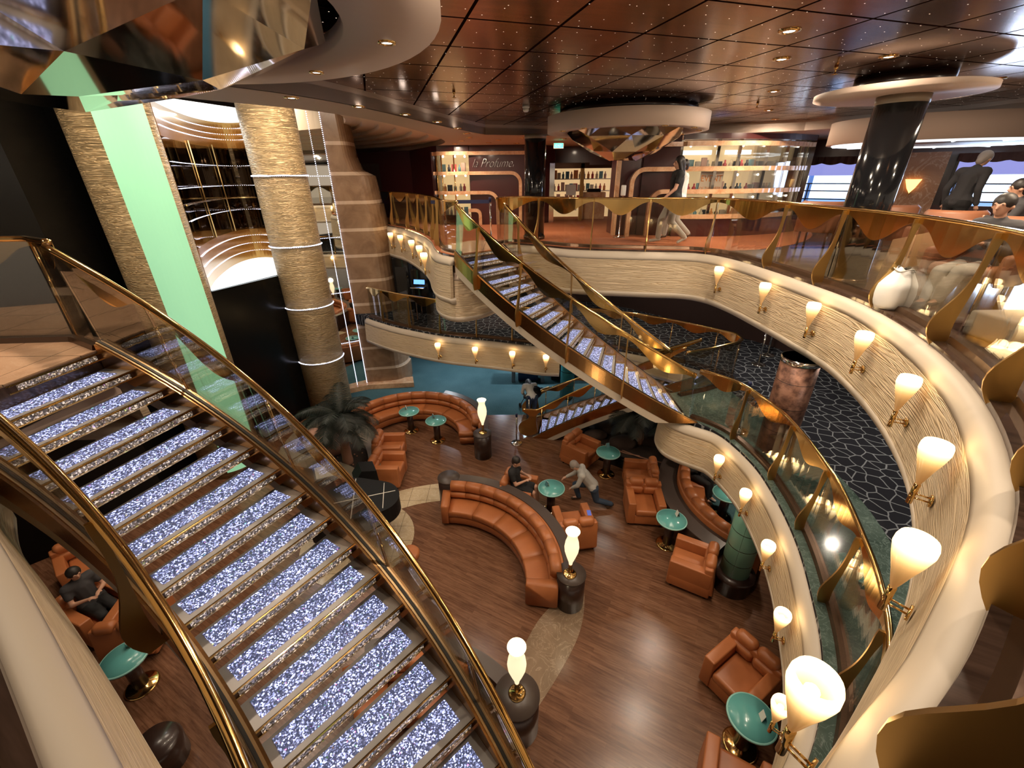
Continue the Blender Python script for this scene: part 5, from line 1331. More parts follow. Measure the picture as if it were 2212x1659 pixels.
# ------------------------------------------------------------------ palms and planters
def palm(name, label, x, y, z, h, nf, fl, seed, lean=(0, 0), group='palms'):
    rnd = random.Random(seed); t = thing(name, label, 'palm', (x, y, z))
    pts = [(lean[0] * u * u, lean[1] * u * u, h * u) for u in [i / 10 for i in range(11)]]
    MB().tube(pts, 0.09, 12, radii=[0.13 - 0.05 * i / 10 + 0.012 * (i % 2) for i in range(11)]).build('trunk', 'bark', t)
    top = Vector(pts[-1])
    for k in range(nf):
        az = 2 * PI * k / nf + rnd.uniform(-.2, .2); el = rnd.uniform(0.0, 1.15); L_ = fl * rnd.uniform(0.8, 1.1)
        mb = MB(); n_ = 18; prev = None; p = top.copy(); dirv = Vector((math.cos(az) * math.cos(el), math.sin(az) * math.cos(el), math.sin(el)))
        rach = []
        for i in range(n_ + 1):
            rach.append(p.copy()); dirv = (dirv + Vector((0, 0, -0.085 - 0.02 * (i / n_)))).normalized(); p = p + dirv * (L_ / n_)
        mb.tube(rach, 0.008, 5, radii=[0.010 * (1 - 0.8 * i / n_) for i in range(n_ + 1)])
        for i in range(2, n_ + 1):
            d = (rach[i] - rach[i - 1]).normalized(); side = d.cross(Vector((0, 0, 1))).normalized()
            ll = 0.30 * fl * math.sin(PI * (0.12 + 0.80 * i / n_)) + 0.03
            for hf in (0.0, 0.33, 0.66):
                b = rach[i - 1].lerp(rach[i], hf)
                for s in (-1, 1):
                    tip = b + (side * s * 0.80 + d * 0.55 + Vector((0, 0, -0.30 + rnd.uniform(-.12, .1)))) * ll
                    w = d * 0.007
                    mb.add([b - w, b + w, b.lerp(tip, .5) + w * 1.1 + Vector((0, 0, .01)), tip, b.lerp(tip, .5) - w * 1.1 + Vector((0, 0, .01))], [(0, 1, 2, 3, 4)])
        mb.build('frond', 'frond', t, recalc=False)
    return t
palm('potted_palm', 'dark palm in the curved stone planter beside the armchairs', -4.30, 9.05, 0.30, 1.45, 36, 1.10, 2, (0.05, 0.0))
palm('potted_palm', 'left palm of the dark planter under the staircases', 3.55, 9.95, 0.25, 1.0, 16, 1.0, 5, (-0.1, 0))
palm('potted_palm', 'right palm of the dark planter under the staircases', 4.25, 9.35, 0.25, 1.0, 16, 0.95, 6, (0.1, 0))
t = thing('stone_planter', 'curved stone planter with pebbles around the palm', 'planter')
out_l = spline([(-3.38, 8.05), (-3.36, 8.7), (-3.60, 9.5), (-4.1, 10.5), (-4.9, 11.3), (-5.9, 11.3), (-6.3, 10.4), (-6.2, 9.2), (-5.4, 8.75), (-4.5, 8.55), (-3.8, 8.2)], 6, True)
cxp = sum(p[0] for p in out_l) / len(out_l); cyp = sum(p[1] for p in out_l) / len(out_l)
in_l = spline([(-3.66, 8.42), (-3.68, 8.8), (-3.95, 9.5), (-4.45, 10.3), (-5.0, 10.9), (-5.7, 10.9), (-5.95, 10.3), (-5.85, 9.5), (-5.2, 9.15), (-4.5, 8.95), (-4.05, 8.72)], 6, True)
MB().slab(out_l, 0.0, 0.46, [in_l]).build('stone_rim', 'curb', t); MB().slab(in_l, 0.0, 0.36).build('soil', 'soil', t)
rnd = random.Random(4)
mb = MB()
for i in range(60):
    q = Vector((rnd.uniform(-5.0, -3.6), rnd.uniform(8.5, 10.4)))
    mb.ball((q.x, q.y, 0.365), rnd.uniform(0.02, 0.045), 6)
tag(mb.build('pebbles', 'bark'), 'loose brown pebbles on the soil of the stone planter', 'pebbles', kind='stuff')
for i, (x, y, s) in enumerate([(-5.0, 9.6, 0.5), (-5.5, 9.9, 0.42)]):
    tag(MB().ball((0, 0, 0), s, 14, (1, 0.8, 0.7)).build('boulder', 'pinkstone', loc=(x, y, 0.55)), '%s pink boulder behind the palm trunk' % ('big' if i == 0 else 'smaller'), 'boulder')
t = thing('dark_planter', 'dark rocky planter bed under the staircases behind the armchairs', 'planter')
bed = spline([(1.55, 10.15), (2.3, 9.65), (3.0, 9.15), (3.7, 8.75), (4.35, 9.0), (4.9, 10.2), (4.2, 11.3), (2.6, 11.3)], 6, True)
MB().slab(bed, 0.0, 0.26).build('soil_bed', 'soil', t)
MB().sweep([(-0.05, 0), (0.05, 0), (0.05, 0.30), (-0.05, 0.30)], bed[:22], nsign=1).build('kerb', 'black', t)
for i in range(3):
    a = [(1.9 + i * 0.55, 10.2 - i * 0.3, 0.27), (2.2 + i * 0.55, 10.0 - i * 0.35, 0.30), (2.5 + i * .55, 9.75 - i * .3, 0.28), (2.9 + i * .5, 9.6 - i * .3, 0.29)]
    MB().tube(spline(a, 5), 0.018, 6).build('root', 'bark', t)
for i, (x, y, s) in enumerate([(2.4, 10.3, 0.3), (3.1, 9.9, 0.36), (3.9, 10.0, 0.34), (2.9, 10.7, 0.4)]):
    tag(MB().ball((0, 0, 0), s, 10, (1.2, 0.8, 0.55)).build('rock', plain('dark rock %d' % i, (0.05, 0.03, 0.022), 0.9), loc=(x, y, 0.32)), '%s dark rock in the planter bed under the staircases' % ORD[i], 'rock')

# ------------------------------------------------------------------ piano and stage things
t = thing('grand_piano', 'covered black grand piano with pale cord lines on its cover', 'piano', (-3.45, 7.0, 0.0), math.radians(20))
body = spline([(-0.75, -0.68), (0.0, -0.72), (0.72, -0.66), (0.98, -0.30), (0.86, 0.12), (0.45, 0.42), (0.10, 0.62), (-0.40, 0.72), (-0.75, 0.70)], 6, True)
MB().slab(body, 0.62, 0.98).build('covered_body', 'black_matte', t)
MB().slab([(p[0] * 1.01, p[1] * 1.01) for p in body], 0.98, 1.0).build('cover_top', 'black_matte', t)
for a, b in (((0.0, -0.70), (0.14, 0.56)), ((0.62, -0.62), (0.72, 0.18)), ((-0.7, -0.1), (0.92, -0.16))):
    MB().tube([(a[0], a[1], 1.004), (b[0], b[1], 1.004)], 0.008, 6).build('cord', 'paper', t)
for x, y in ((-0.6, -0.5), (-0.6, 0.5), (0.65, -0.15)): MB().cyl(x, y, 0.0, 0.62, 0.05, 12).build('leg', 'black', t)
t = thing('speaker_box', 'black angular loudspeaker behind the piano', 'loudspeaker', (-3.45, 8.0, 0.0), 0.5); MB().plate([(-0.28, 0), (0.28, 0), (0.22, 0.95), (-0.10, 1.05), (-0.28, 0.8)], (1, 0, 0), (0, 0, 1), (0, 0, 0), 0.42).build('cabinet', 'black_matte', t)
t = thing('music_stand', 'black folding music stand with sheet music beside the piano', 'music stand', (-4.15, 7.55, 0.0), 0.4)
MB().tube([(0, 0, 0.3), (0, 0, 1.05)], 0.012, 8).build('pole', 'black', t)
for a in (0, 2.09, 4.19): MB().tube([(0, 0, 0.35), (0.28 * math.cos(a), 0.28 * math.sin(a), 0.01)], 0.009, 6).build('leg', 'black', t)
MB().plate([(-0.24, 0), (0.24, 0), (0.24, 0.30), (-0.24, 0.30)], (1, 0, 0), (0, 0.35, 0.93), (0, 0, 1.05), 0.01).build('desk', 'chrome', t); MB().plate([(-0.2, 0.02), (0.2, 0.02), (0.2, 0.28), (-0.2, 0.28)], (1, 0, 0), (0, 0.35, 0.93), (0, -0.012, 1.06), 0.003).build('sheet_music', 'paper', t)

# ------------------------------------------------------------------ queue posts
def make_post():
    t = thing('queue_post', 'x', 'queue post', group='chrome queue posts')
    MB().lathe([(0.001, 0), (0.165, 0), (0.17, 0.012), (0.14, 0.03), (0.03, 0.05), (0.026, 0.06)], 32).build('foot', 'chrome', t)
    MB().lathe([(0.024, 0.05), (0.024, 0.93)], 20).build('pole', 'chrome', t)
    MB().lathe([(0.030, 0.89), (0.032, 0.97), (0.028, 0.99), (0.001, 0.992)], 20).build('belt_head', 'navy', t)
    return t
qp0 = make_post(); qf = [False]
def qpost(x, y, z, label):
    o = qp0 if not qf[0] else dup(qp0); qf[0] = True; o.location = (x, y, z); o['label'] = label
qpost(0.12, 10.40, 0, 'front chrome queue post at the foot of the lower staircase')
qpost(0.52, 11.45, 0, 'rear chrome queue post at the foot of the lower staircase')
qpost(4.14, 6.60, ZM + 0.006, 'chrome queue post on the green marble by the curved balustrade')
qpost(5.03, 8.75, ZM, 'chrome queue post on the mid deck just right of the pointed balustrade')
qpost(6.1, 9.6, ZM, 'chrome queue post on the crackle carpet under the balcony')
qpost(6.65, 10.2, ZM, 'farthest chrome queue post on the crackle carpet')
qpost(-0.48, 11.0, ZU + 0.004, 'chrome queue post at the head of the far staircase')
tag(MB().box(-1.9, -0.48, 11.0, 11.006, 6.46, 6.54).build('queue_belt', 'navy'), 'dark blue queue belt across the head of the far staircase', 'belt')

# ------------------------------------------------------------------ mid deck kiosk, lower deck counters, stroller
t = thing('photo_kiosk', 'black self service kiosk with a glowing blue screen on the mid deck', 'kiosk', (-3.05, 14.3, ZM), math.radians(-12))
MB().rbox(0, 0.1, 0.75, 0.62, 0.35, 1.5, 0.04).build('cabinet', 'black', t)
MB().plate([(-0.19, 0), (0.19, 0), (0.19, 0.34), (-0.19, 0.34)], (1, 0, 0), (0, 0.3, 0.95), (0, -0.11, 1.02), 0.02).build('screen', 'screen', t)
MB().rbox(0, -0.2, 0.93, 0.50, 0.24, 0.04, 0.02).build('tray', 'chrome', t)
t = thing('photo_kiosk', 'dark kiosk panel left of the glowing blue screen', 'kiosk', (-3.75, 14.75, ZM), math.radians(-12)); MB().rbox(0, 0.1, 0.9, 0.6, 0.35, 1.8, 0.04).build('cabinet', 'black', t); MB().box(-0.2, 0.2, -0.082, -0.078, 0.6, 1.5).build('graphic_panel', 'rubber', t)
t = thing('desk', 'thin dark desk on the mid deck beside the marble pillar', 'desk', (-3.35, 13.35, ZM), math.radians(-10))
MB().rbox(0, 0, 0.74, 0.9, 0.5, 0.03, 0.01).build('desk_top', 'espresso', t)
for x, y in ((-0.4, -0.2), (0.4, -0.2), (0.4, 0.2), (-0.4, 0.2)): MB().box(x - 0.012, x + 0.012, y - 0.012, y + 0.012, 0, 0.73).build('leg', 'chrome', t)
t = thing('laptop', 'open laptop on the thin desk', 'laptop', (-3.3, 13.35, ZM + 0.757), math.radians(60)); MB().rbox(0, 0, 0.01, 0.32, 0.22, 0.015, 0.005).build('keyboard_base', 'chrome', t); MB().plate([(-0.16, 0), (0.16, 0), (0.16, 0.21), (-0.16, 0.21)], (1, 0, 0), (0, 0.3, 0.95), (0, 0.11, 0.01), 0.008).build('lid', 'cloth_dgrey', t)
tag(MB().rbox(0, 0, 0.03, 0.16, 0.1, 0.06, 0.01).build('tissue_box', 'white', loc=(-3.62, 13.25, ZM + 0.755)), 'small white box on the thin desk', 'box')
t = thing('service_desk', 'dark desk with a blue front on the teal carpet', 'desk', (0.62, 14.75, 0.0), -0.05)
MB().rbox(0, 0, 0.42, 0.75, 0.4, 0.80, 0.02).build('blue_panel', plain('blue panel', (0.01, 0.03, 0.10), 0.5), t)
for x in (-0.55, 0.55): MB().rbox(x, -0.25, 0.45, 0.14, 0.14, 0.90, 0.02).build('grey_post', plain('grey post', (0.22, 0.22, 0.24), 0.5), t)
MB().rbox(0, -0.1, 0.93, 1.8, 0.6, 0.05, 0.02).build('desk_top', 'white', t)
t = thing('service_desk', 'long dark counter behind the turquoise column', 'counter', (2.3, 14.9, 0.0), 0.0); MB().rbox(0, 0, 0.5, 1.6, 0.5, 1.0, 0.03).build('front', 'espresso', t); MB().rbox(0, 0, 1.02, 1.7, 0.6, 0.04, 0.01).build('desk_top', 'white', t)
for i in range(8): tag(MB().box(-0.10, 0.10, -0.13, 0.13, 0, 0.004).build('brochure', 'paper', loc=(1.65 + 0.2 * (i % 4) * 1.1, 14.8 + 0.28 * (i // 4), 1.045)), 'loose white brochure on the counter behind the turquoise column', 'brochure', 'brochures on the counter')
t = thing('stroller', 'black folded-back pushchair beside the stooping person', 'stroller', (0.62, 12.25, 0.0), math.radians(200))
MB().rbox(0, 0, 0.62, 0.36, 0.70, 0.14, 0.07, Matrix.Rotation(math.radians(35), 4, 'X')).build('seat', 'cloth_black', t)
MB().lathe([(0.001, 0.24), (0.13, 0.20), (0.20, 0.10), (0.22, 0.0)], 20, Matrix.Translation((0, 0.30, 0.86)) @ Matrix.Rotation(math.radians(-60), 4, 'X')).build('hood', 'black_matte', t)
for x in (-0.24, 0.24):
    MB().tube([(x, -0.35, 0.12), (x, 0.35, 1.0)], 0.012, 8).build('frame_tube', 'cloth_dgrey', t)
    for y in (-0.36, 0.30): MB().lathe([(0.055, -0.02), (0.09, -0.02), (0.09, 0.02), (0.055, 0.02)], 20, Matrix.Translation((x, y, 0.09)) @ Matrix.Rotation(PI / 2, 4, 'Y'), caps=False).build('wheel', 'rubber', t)
MB().tube([(-0.24, 0.35, 1.0), (0.24, 0.35, 1.0)], 0.016, 8).build('handle', 'rubber', t)
tag(MB().box(-0.04, 0.04, -0.075, 0.075, 0, 0.009).build('smartphone', plain('phone glass', (0.02, 0.02, 0.06), 0.1, emit=(0.15, 0.2, 0.6), es=0.6), loc=(1.60, 6.82, 0.643)), 'dark phone lying on the arm of an orange armchair', 'phone')

# ------------------------------------------------------------------ bar seating on the upper deck
def make_tub():
    t = thing('tub_chair', 'x', 'chair', group='tan tub chairs on the upper deck'); t.scale = (1.15, 1.15, 1.1)
    MB().rbox(0, 0.02, 0.36, 0.52, 0.52, 0.16, 0.05).build('seat', 'tan_chair', t)
    pth = [(0.33 * math.cos(a), 0.33 * math.sin(a)) for a in [math.radians(-20 - 140 * i / 12) for i in range(13)]]
    MB().sweep([(-0.04, 0.3), (0.04, 0.3), (0.045, 0.80), (0.0, 0.84), (-0.045, 0.80)], pth, smooth=True).build('curved_back', 'tan_chair', t)
    for s in (-1, 1): MB().rbox(s * 0.31, 0.05, 0.42, 0.09, 0.42, 0.32, 0.04).build('arm', 'tan_chair', t)
    for sx in (-1, 1):
        for sy in (-1, 1): MB().cyl(sx * 0.22, sy * 0.2, 0, 0.29, 0.02, 10).build('leg', 'espresso', t)
    return t
tc0 = make_tub(); tf = [False]
def tub(x, y, deg, label):
    o = tc0 if not tf[0] else dup(tc0); tf[0] = True; o.location = (x, y, ZU); o.rotation_euler = (0, 0, math.radians(deg - 90)); o['label'] = label
tub(7.0, 8.4, 60, 'tan tub chair right of the black column')
tub(6.9, 7.1, 70, 'tan tub chair below the walking silhouette')
tub(6.75, 6.1, 100, 'tan tub chair at the right edge behind the balustrade')
tub(5.45, 5.05, 200, 'tan tub chair behind the balustrade with a reclining person')
tub(6.6, 9.6, 40, 'tan tub chair left of the black column by the window')
tub(5.6, 3.9, 150, 'tan tub chair next to the cream lamp')
t = thing('low_table', 'dark low table among the tub chairs', 'table', (7.1, 6.6, ZU)); MB().lathe([(0.001, 0.50), (0.36, 0.50), (0.36, 0.54), (0.001, 0.54)], 30).build('table_top', 'espresso', t); MB().lathe([(0.20, 0), (0.20, 0.02), (0.05, 0.04), (0.05, 0.5)], 20).build('pedestal', 'espresso', t)
def bag():
    t = thing('cloth_bag', 'off-white drawstring cloth bag standing on the floor behind the balustrade', 'bag', (4.50, 4.90, ZU + 0.006))
    vs = []; fs = []; n, m = 22, 12; rnd = random.Random(3)
    for i in range(m + 1):
        u = i / m; r = 0.17 * (0.95 + 0.22 * math.sin(PI * min(1, u * 1.05) ** 0.8)) * (1 - 0.55 * max(0, u - 0.6) / 0.4)
        for j in range(n):
            a = 2 * PI * j / n; w = 1 + 0.05 * math.sin(5 * a + 3 * u) + (0.16 * math.sin(7 * a) * max(0, u - 0.5)) + rnd.uniform(-.012, .012)
            vs.append((r * w * math.cos(a), r * w * math.sin(a) * 0.85, 0.46 * u + (0.02 * math.sin(4 * a) if i == m else 0)))
    for i in range(m):
        for j in range(n): fs.append((i * n + j, i * n + (j + 1) % n, (i + 1) * n + (j + 1) % n, (i + 1) * n + j))
    fs.append(tuple(range(n))[::-1])
    MB().add(vs, fs, True).build('sack', 'cloth_white', t)
    MB().lathe([(0.001, 0.41), (0.075, 0.42)], 16, caps=False).build('dark_opening', 'cloth_black', t)
    MB().tube([(0.10 * math.cos(a), 0.09 * math.sin(a), 0.44 + 0.015 * math.sin(3 * a)) for a in [2 * PI * i / 20 for i in range(21)]], 0.007, 6).build('drawstring', 'linen', t)
bag()
t = thing('wooden_screen', 'pale wooden seat back panel behind the glass near the bag', 'panel', (5.15, 5.55, ZU), math.radians(-35)); MB().plate([(-0.30, 0), (0.30, 0), (0.34, 0.62), (0.10, 0.78), (-0.26, 0.66)], (1, 0, 0), (0, 0.1, 1), (0, 0, 0), 0.03).build('board', plain('pale wood', (0.42, 0.25, 0.13), 0.5), t)
tag(MB().rbox(0, 0, 0.12, 0.5, 0.5, 0.24, 0.03).build('grey_pouffe', 'linen', loc=(4.72, 3.75, ZU + 0.005)), 'grey square pouffe behind the balustrade near the lamp', 'pouffe')
# ------------------------------------------------------------------ people
def rcone(mb, a, b, ra, rb, seg=10):
    a, b = Vector(a), Vector(b)
    if (b - a).length > 1e-4: mb.tube([a, a.lerp(b, .5), b], ra, seg, radii=[ra, (ra + rb) / 2, rb])
    mb.ball(a, ra, seg); mb.ball(b, rb, seg)
def remesh(o, voxel, it=4):
    m = o.modifiers.new('skin', 'REMESH'); m.mode = 'VOXEL'; m.voxel_size = voxel; m.use_smooth_shade = True
    s = o.modifiers.new('soft', 'SMOOTH'); s.factor = 0.5; s.iterations = it
    return o
def person(label, loc, face_deg, J, skin='skin', hair='hair_dark', top='cloth_black', bottom='denim', shoe='shoe', sleeve='long', skirt=False, long_hair=False, scale=1.0, female=False, voxel=0.011):
    """J: joints in metres, local frame, facing +y, z up. pelvis chest neck head(centre) + l/r shoulder elbow hand hip knee ankle toe"""
    t = thing('person', label, 'person', loc, math.radians(face_deg - 90)); t.scale = (scale,) * 3
    V = {k: Vector(v) for k, v in J.items()}
    P, Cc, Nk, H = V['pelvis'], V['chest'], V['neck'], V['head']
    lat = (V['rs'] - V['ls']).normalized(); upv = (H - Nk).normalized(); fwd = V.get('look', Vector((0, 1, 0))).normalized()
    b = MB()
    # trunk
    rcone(b, P, P.lerp(Cc, .5), 0.125, 0.115); rcone(b, P.lerp(Cc, .5), Cc, 0.115, 0.125)
    rcone(b, V['lh'], V['rh'], 0.105, 0.105); rcone(b, V['ls'] * .82 + Cc * .18, V['rs'] * .82 + Cc * .18, 0.075, 0.075)
    rcone(b, Cc, Nk, 0.09, 0.055); rcone(b, Nk, H - upv * 0.05, 0.052, 0.050)
    # head with face
    b.ball(H + upv * 0.02 - fwd * 0.012, 0.092, 14, (0.92, 1.0, 1.08)); b.ball(H - upv * 0.045 + fwd * 0.022, 0.062, 12)
    b.ball(H - upv * 0.085 + fwd * 0.055, 0.026, 8); rcone(b, H + upv * 0.005 + fwd * 0.088, H - upv * 0.03 + fwd * 0.108, 0.010, 0.015, 8)
    latf = fwd.cross(upv).normalized()
    for s in (-1, 1):
        b.ball(H - upv * 0.01 + latf * 0.088 * s - fwd * 0.005, 0.022, 8, (0.6, 1, 1.2))
        b.ball(H + upv * 0.022 + latf * 0.034 * s + fwd * 0.072, 0.017, 8)
    b.ball(H - upv * 0.058 + fwd * 0.088, 0.014, 8, (1.6, 1, 0.7))
    for s in 'lr':
        rcone(b, V[s + 's'], V[s + 'e'], 0.048, 0.038); rcone(b, V[s + 'e'], V[s + 'w'], 0.040, 0.026)
        rcone(b, V[s + 'h'], V[s + 'k'], 0.085, 0.058); rcone(b, V[s + 'k'], V[s + 'a'], 0.056, 0.036); rcone(b, V[s + 'a'], V[s + 't'], 0.036, 0.026)
        # hand: palm, four fingers, thumb
        w = V[s + 'w']; d = (w - V[s + 'e']).normalized(); sd = d.cross(Vector((0, 0, 1)));
        if sd.length < 0.1: sd = Vector((1, 0, 0))
        sd.normalize(); dn = d.cross(sd).normalized(); dn = dn if dn.z < 0 else -dn
        palm_ = w + d * 0.055; rcone(b, w, palm_, 0.024, 0.026); b.ball(palm_, 0.036, 10, (1, 1, 0.7))
        for f, ln in zip((-1.5, -0.5, 0.5, 1.5), (0.058, 0.068, 0.064, 0.050)):
            a_ = palm_ + d * 0.025 + sd * 0.017 * f; m_ = a_ + d * ln * .6 + dn * 0.010; e_ = m_ + d * ln * .35 + dn * 0.024
            rcone(b, a_, m_, 0.009, 0.0085, 6); rcone(b, m_, e_, 0.0085, 0.0075, 6)
        th_ = w + d * 0.03 + sd * 0.03 * (1 if s == 'l' else -1); rcone(b, th_, th_ + d * 0.035 + sd * 0.02 * (1 if s == 'l' else -1) + dn * .01, 0.011, 0.009, 6)
    remesh(b.build('body', skin, t, recalc=False), voxel)
    # eyes
    e = MB()
    for s in (-1, 1): e.ball(H + upv * 0.020 + latf * 0.034 * s + fwd * 0.086, 0.006, 6)
    e.build('eyes', 'hair_dark', t)
    # hair
    h = MB(); h.ball(H + upv * 0.042 - fwd * 0.026, 0.100, 16, (0.98, 1.02, 1.02))
    if long_hair:
        rcone(h, H + upv * 0.0 - fwd * 0.06, H - upv * 0.20 - fwd * 0.075, 0.085, 0.055)
        for s in (-1, 1): rcone(h, H + upv * 0.03 + latf * 0.07 * s, H - upv * 0.15 + latf * 0.075 * s - fwd * .03, 0.04, 0.03)
    else: rcone(h, H + upv * 0.02 - fwd * 0.05, H - upv * 0.04 - fwd * 0.055, 0.078, 0.06)
    remesh(h.build('hair', hair, t, recalc=False), 0.012)
    # shirt
    g = MB()
    rcone(g, P + (Cc - P) * 0.05, P.lerp(Cc, .5), 0.150, 0.138 if not female else 0.125); rcone(g, P.lerp(Cc, .5), Cc, 0.138 if not female else 0.125, 0.148)
    rcone(g, V['ls'] * .9 + Cc * .1, V['rs'] * .9 + Cc * .1, 0.092, 0.092); rcone(g, Cc, Nk - upv * 0.02, 0.11, 0.072)
    rcone(g, V['lh'] + (Cc - P) * .1, V['rh'] + (Cc - P) * .1, 0.115, 0.115)
    for s in 'lr':
        if sleeve == 'long': rcone(g, V[s + 's'], V[s + 'e'], 0.066, 0.054); rcone(g, V[s + 'e'], V[s + 'e'].lerp(V[s + 'w'], .92), 0.054, 0.040)
        else: rcone(g, V[s + 's'], V[s + 's'].lerp(V[s + 'e'], .55), 0.066, 0.060)
    remesh(g.build('shirt', top, t, recalc=False), 0.013, 6)
    # trousers or skirt
    g = MB(); rcone(g, V['lh'], V['rh'], 0.122, 0.122); rcone(g, P, P + (Cc - P) * 0.15, 0.135, 0.13)
    for s in 'lr':
        if skirt: rcone(g, V[s + 'h'], V[s + 'h'].lerp(V[s + 'k'], .8), 0.105, 0.095)
        else: rcone(g, V[s + 'h'], V[s + 'k'], 0.104, 0.078); rcone(g, V[s + 'k'], V[s + 'k'].lerp(V[s + 'a'], .95), 0.076, 0.062)
    if skirt: rcone(g, V['lh'].lerp(V['lk'], .6), V['rh'].lerp(V['rk'], .6), 0.09, 0.09)
    remesh(g.build('skirt' if skirt else 'trousers', bottom, t, recalc=False), 0.013, 6)
    for s in 'lr':
        k = MB(); a, b_ = V[s + 'a'], V[s + 't']; d = (b_ - a).normalized(); rcone(k, a - Vector((0, 0, .03)) - d * 0.03, b_ - Vector((0, 0, .005)), 0.042, 0.034); remesh(k.build('shoe', shoe, t, recalc=False), 0.012)
    return t
def J(**kw):
    base = dict(pelvis=(0, 0, .92), chest=(0, .0, 1.30), neck=(0, 0, 1.47), head=(0, .02, 1.61), ls=(.19, 0, 1.40), rs=(-.19, 0, 1.40), le=(.24, -.02, 1.12), re=(-.24, -.02, 1.12),
                lw=(.25, .06, .88), rw=(-.25, .06, .88), lh=(.09, 0, .90), rh=(-.09, 0, .90), lk=(.10, .02, .48), rk=(-.10, .02, .48), la=(.10, 0, .08), ra=(-.10, 0, .08), lt=(.11, .15, .035), rt=(-.11, .15, .035))
    base.update(kw); return base
# seated joints: seat height h
def SJ(h=0.46, dy=0.0, **kw):
    base = dict(pelvis=(0, dy, h + .10), chest=(0, dy - .06, h + .46), neck=(0, dy - .05, h + .63), head=(0, dy, h + .76), ls=(.18, dy - .06, h + .55), rs=(-.18, dy - .06, h + .55), le=(.23, dy + .05, h + .30), re=(-.23, dy + .05, h + .30),
                lw=(.10, dy + .24, h + .36), rw=(-.08, dy + .24, h + .38), lh=(.09, dy + .02, h + .09), rh=(-.09, dy + .02, h + .09), lk=(.10, dy + .44, h + .06), rk=(-.08, dy + .44, h + .10), la=(.10, dy + .50, .08), ra=(-.02, dy + .52, .10), lt=(.11, dy + .64, .035), rt=(-.02, dy + .66, .06))
    base.update(kw); return base
person('person in a black dress seated in an orange armchair looking at a phone', (0.14, 7.82, 0), -18, SJ(0.46, -0.06, look=(0, .8, -.5)), hair='hair_dark', top='cloth_black', bottom='cloth_black', sleeve='short', skirt=True, shoe='shoe', female=True)
person('person with grey hair and pale grey sweater lunging with an outstretched hand', (1.86, 7.80, 0), 172,
       J(pelvis=(0, 0, .56), chest=(0, .24, .86), neck=(0, .36, .99), head=(0, .46, 1.08), look=(0, .8, -.6), ls=(.18, .28, .94), rs=(-.18, .28, .94), le=(.20, .44, .72), re=(-.20, .36, .68), lw=(.14, .62, .64), rw=(-.10, .48, .52),
         lh=(.09, .02, .54), rh=(-.09, -.02, .54), lk=(.12, .40, .46), rk=(-.10, -.10, .22), la=(.12, .30, .09), ra=(-.10, -.46, .14), lt=(.12, .45, .04), rt=(-.10, -.38, .04)), hair='hair_grey', top='cloth_grey', bottom='denim', shoe='shoe')
walk = dict(lk=(.09, .20, .50), la=(.09, .22, .12), lt=(.10, .38, .07), rk=(-.09, .04, .48), ra=(-.09, -.30, .16), rt=(-.09, -.18, .06), lw=(.22, -.12, .90), le=(.24, -.12, 1.13), rw=(-.22, .28, .95), re=(-.23, .08, 1.13))
person('dark-haired person in black top and light trousers walking on the upper deck', (3.62, 10.15, ZU + 0.004), 176, J(**walk), top='cloth_black', bottom='linen', sleeve='short', long_hair=True, female=True, shoe='shoe_w', scale=1.03)
person('person in a white shirt walking behind the dark-haired walker', (3.95, 10.75, ZU + 0.004), 176, J(**walk), top='cloth_white', bottom='linen', hair='hair_dark', sleeve='long', shoe='shoe')
person('person in clothes darkened for backlight, with cropped hair, walking right, silhouetted against the window', (8.05, 8.25, ZU), 10, J(chest=(0, .06, 1.29), neck=(0, .11, 1.45), head=(0, .19, 1.57), ls=(.19, .07, 1.38), rs=(-.19, .07, 1.38), look=(0, 1, -.1)), top='cloth_dgrey', bottom='cloth_black', hair='hair_grey', shoe='shoe', scale=1.04)  # backlit shade is put into the dark clothing colours
person('person in a grey knit reclining on a tub chair behind the balustrade', (5.45, 5.05, ZU), 200, SJ(0.34, 0.0), top='cloth_dgrey', bottom='linen', hair='hair_dark')
person('person in dark clothes seated at the window at the right edge', (7.25, 6.62, ZU), 150, SJ(0.46, 0.0), top='cloth_dgrey', bottom='cloth_black', hair='hair_dark')
tub(7.25, 6.62, 150, 'tan tub chair of the person at the window at the right edge')
person('person in a white top and jeans stooping over a pushchair', (0.62, 11.72, 0), 100, J(pelvis=(0, 0, .82), chest=(0, .28, 1.02), neck=(0, .42, 1.06), head=(0, .54, 1.06), look=(0, .6, -.8), ls=(.18, .34, 1.06), rs=(-.18, .34, 1.06), le=(.22, .42, .80), re=(-.22, .42, .80), lw=(.14, .55, .64), rw=(-.14, .55, .64), lh=(.09, 0, .80), rh=(-.09, 0, .80), lk=(.10, .08, .44), rk=(-.10, .08, .44)), top='cloth_white', bottom='denim', hair='hair_dark', long_hair=True)
person('person in a black and white jacket sitting on the curved bench of the sunken seating', (4.35, 8.28, 0), -48, SJ(0.44, 0.0), top='cloth_black', bottom='cloth_black', hair='hair_dark', shoe='shoe_w')
person('person in dark patterned clothes seated in the shadow left of the near staircase', (-7.2, 4.9, 0), -20, SJ(0.46, -0.05), top='cloth_dgrey', bottom='cloth_black', hair='hair_dark', sleeve='short')

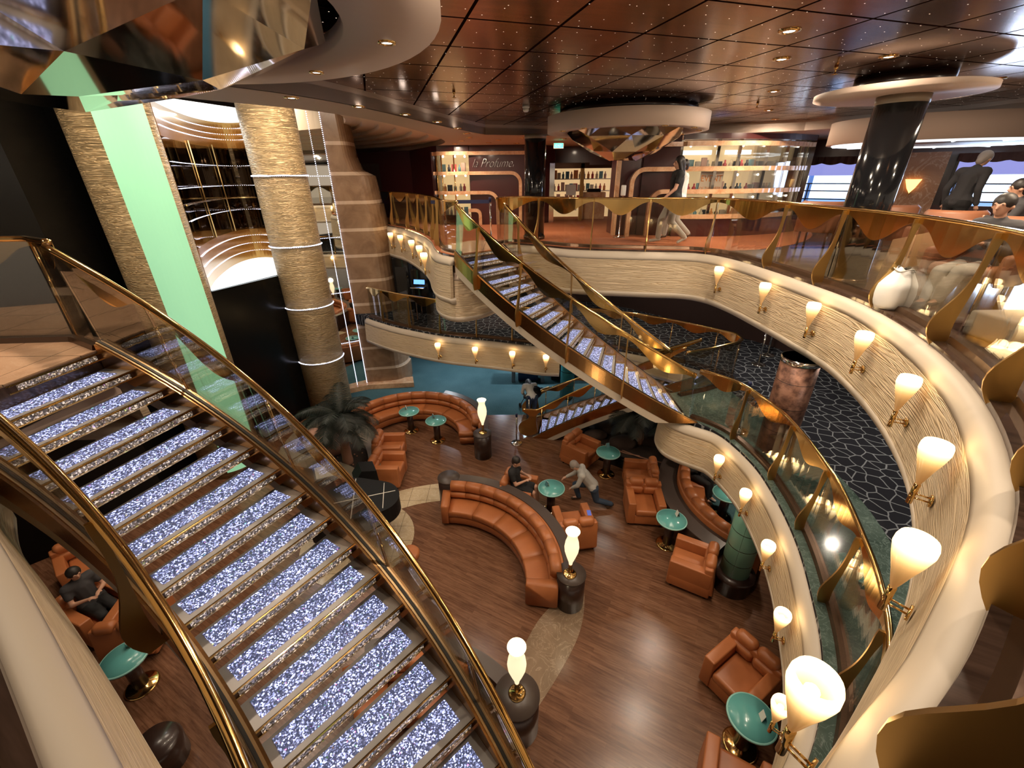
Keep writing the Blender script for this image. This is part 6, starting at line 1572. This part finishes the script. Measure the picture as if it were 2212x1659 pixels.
# ------------------------------------------------------------------ lights of the place, with added fill lights
def area(name, loc, size, power, color, rot=(0, 0, 0), shape='DISK'):
    ld = bpy.data.lights.new(name, 'AREA'); ld.energy = power; ld.color = color; ld.shape = shape; ld.size = size
    lo = bpy.data.objects.new(name, ld); COL.objects.link(lo); lo.location = loc; lo.rotation_euler = rot; return lo
for i, (x, y) in enumerate(wood_spots): area('downlight_and_fill', (x, y, ZW - 0.03), 0.12, 50, (1.0, 0.82, 0.62))
for x, y in [(-3.84, 4.31), (-5.6, 2.6), (-3.12, 5.05), (-2.02, 6.75), (-1.25, 8.61), (-0.95, 10.86), (1.4, 12.7), (-1.6, 14.2), (3.3, 12.35), (5.2, 12.4)]: area('downlight_and_fill', (x, y, ZS - 0.03), 0.12, 36, (1.0, 0.80, 0.60))  # the entry over the left landing is added fill without a fixture
# downlights under the decks
for x, y in [(0.5, 14.5), (3.0, 15.0), (-2.5, 15.0), (-0.5, 17)]: area('downlight_and_fill', (x, y, 2.40), 0.15, 35, (0.85, 0.93, 1.0))
for x, y in [(5.6, 9.0), (6.2, 6.0), (5.4, 3.2), (3.5, 12.0), (-0.5, 13.5), (-2.8, 15.0)]: area('downlight_and_fill', (x, y, 5.05), 0.15, 30, (1.0, 0.90, 0.78))
for x, y in [(5.2, 7.2), (5.0, 9.0)]: area('downlight_and_fill', (x, y, 2.40), 0.15, 22, (1.0, 0.80, 0.6))
# lit ceiling disc of the lift niche and added fill for dome and tower
area('niche_ceiling_light', (-7.7, 12.6, 8.5), 1.2, 22, (0.9, 0.95, 1.0))
area('shaft_fill_light', (-4.6, 10.5, 9.3), 3.0, 240, (1.0, 0.84, 0.66)); area('shaft_fill_light', (-6.6, 6.6, 9.3), 2.0, 160, (1.0, 0.84, 0.66))
for x, y in [(5.9, 4.8)]: area('downlight_and_fill', (x, y, ZW - 0.03), 0.12, 40, (1.0, 0.78, 0.55))  # extra fill added to brighten the bar seating, no fixture above it
# daylight through the windows
wc = W0 + wd * 4.8 + Vector((wd.y, -wd.x)) * 0.3
lo = area('window_daylight', (wc.x, wc.y, 6.85), 2.8, 130, (0.55, 0.72, 1.0), shape='RECTANGLE'); lo.data.size_y = 1.1
lo.rotation_euler = Vector((-(-wd.y), -wd.x * 1.0, -0.15)).to_track_quat('-Z', 'Y').to_euler()
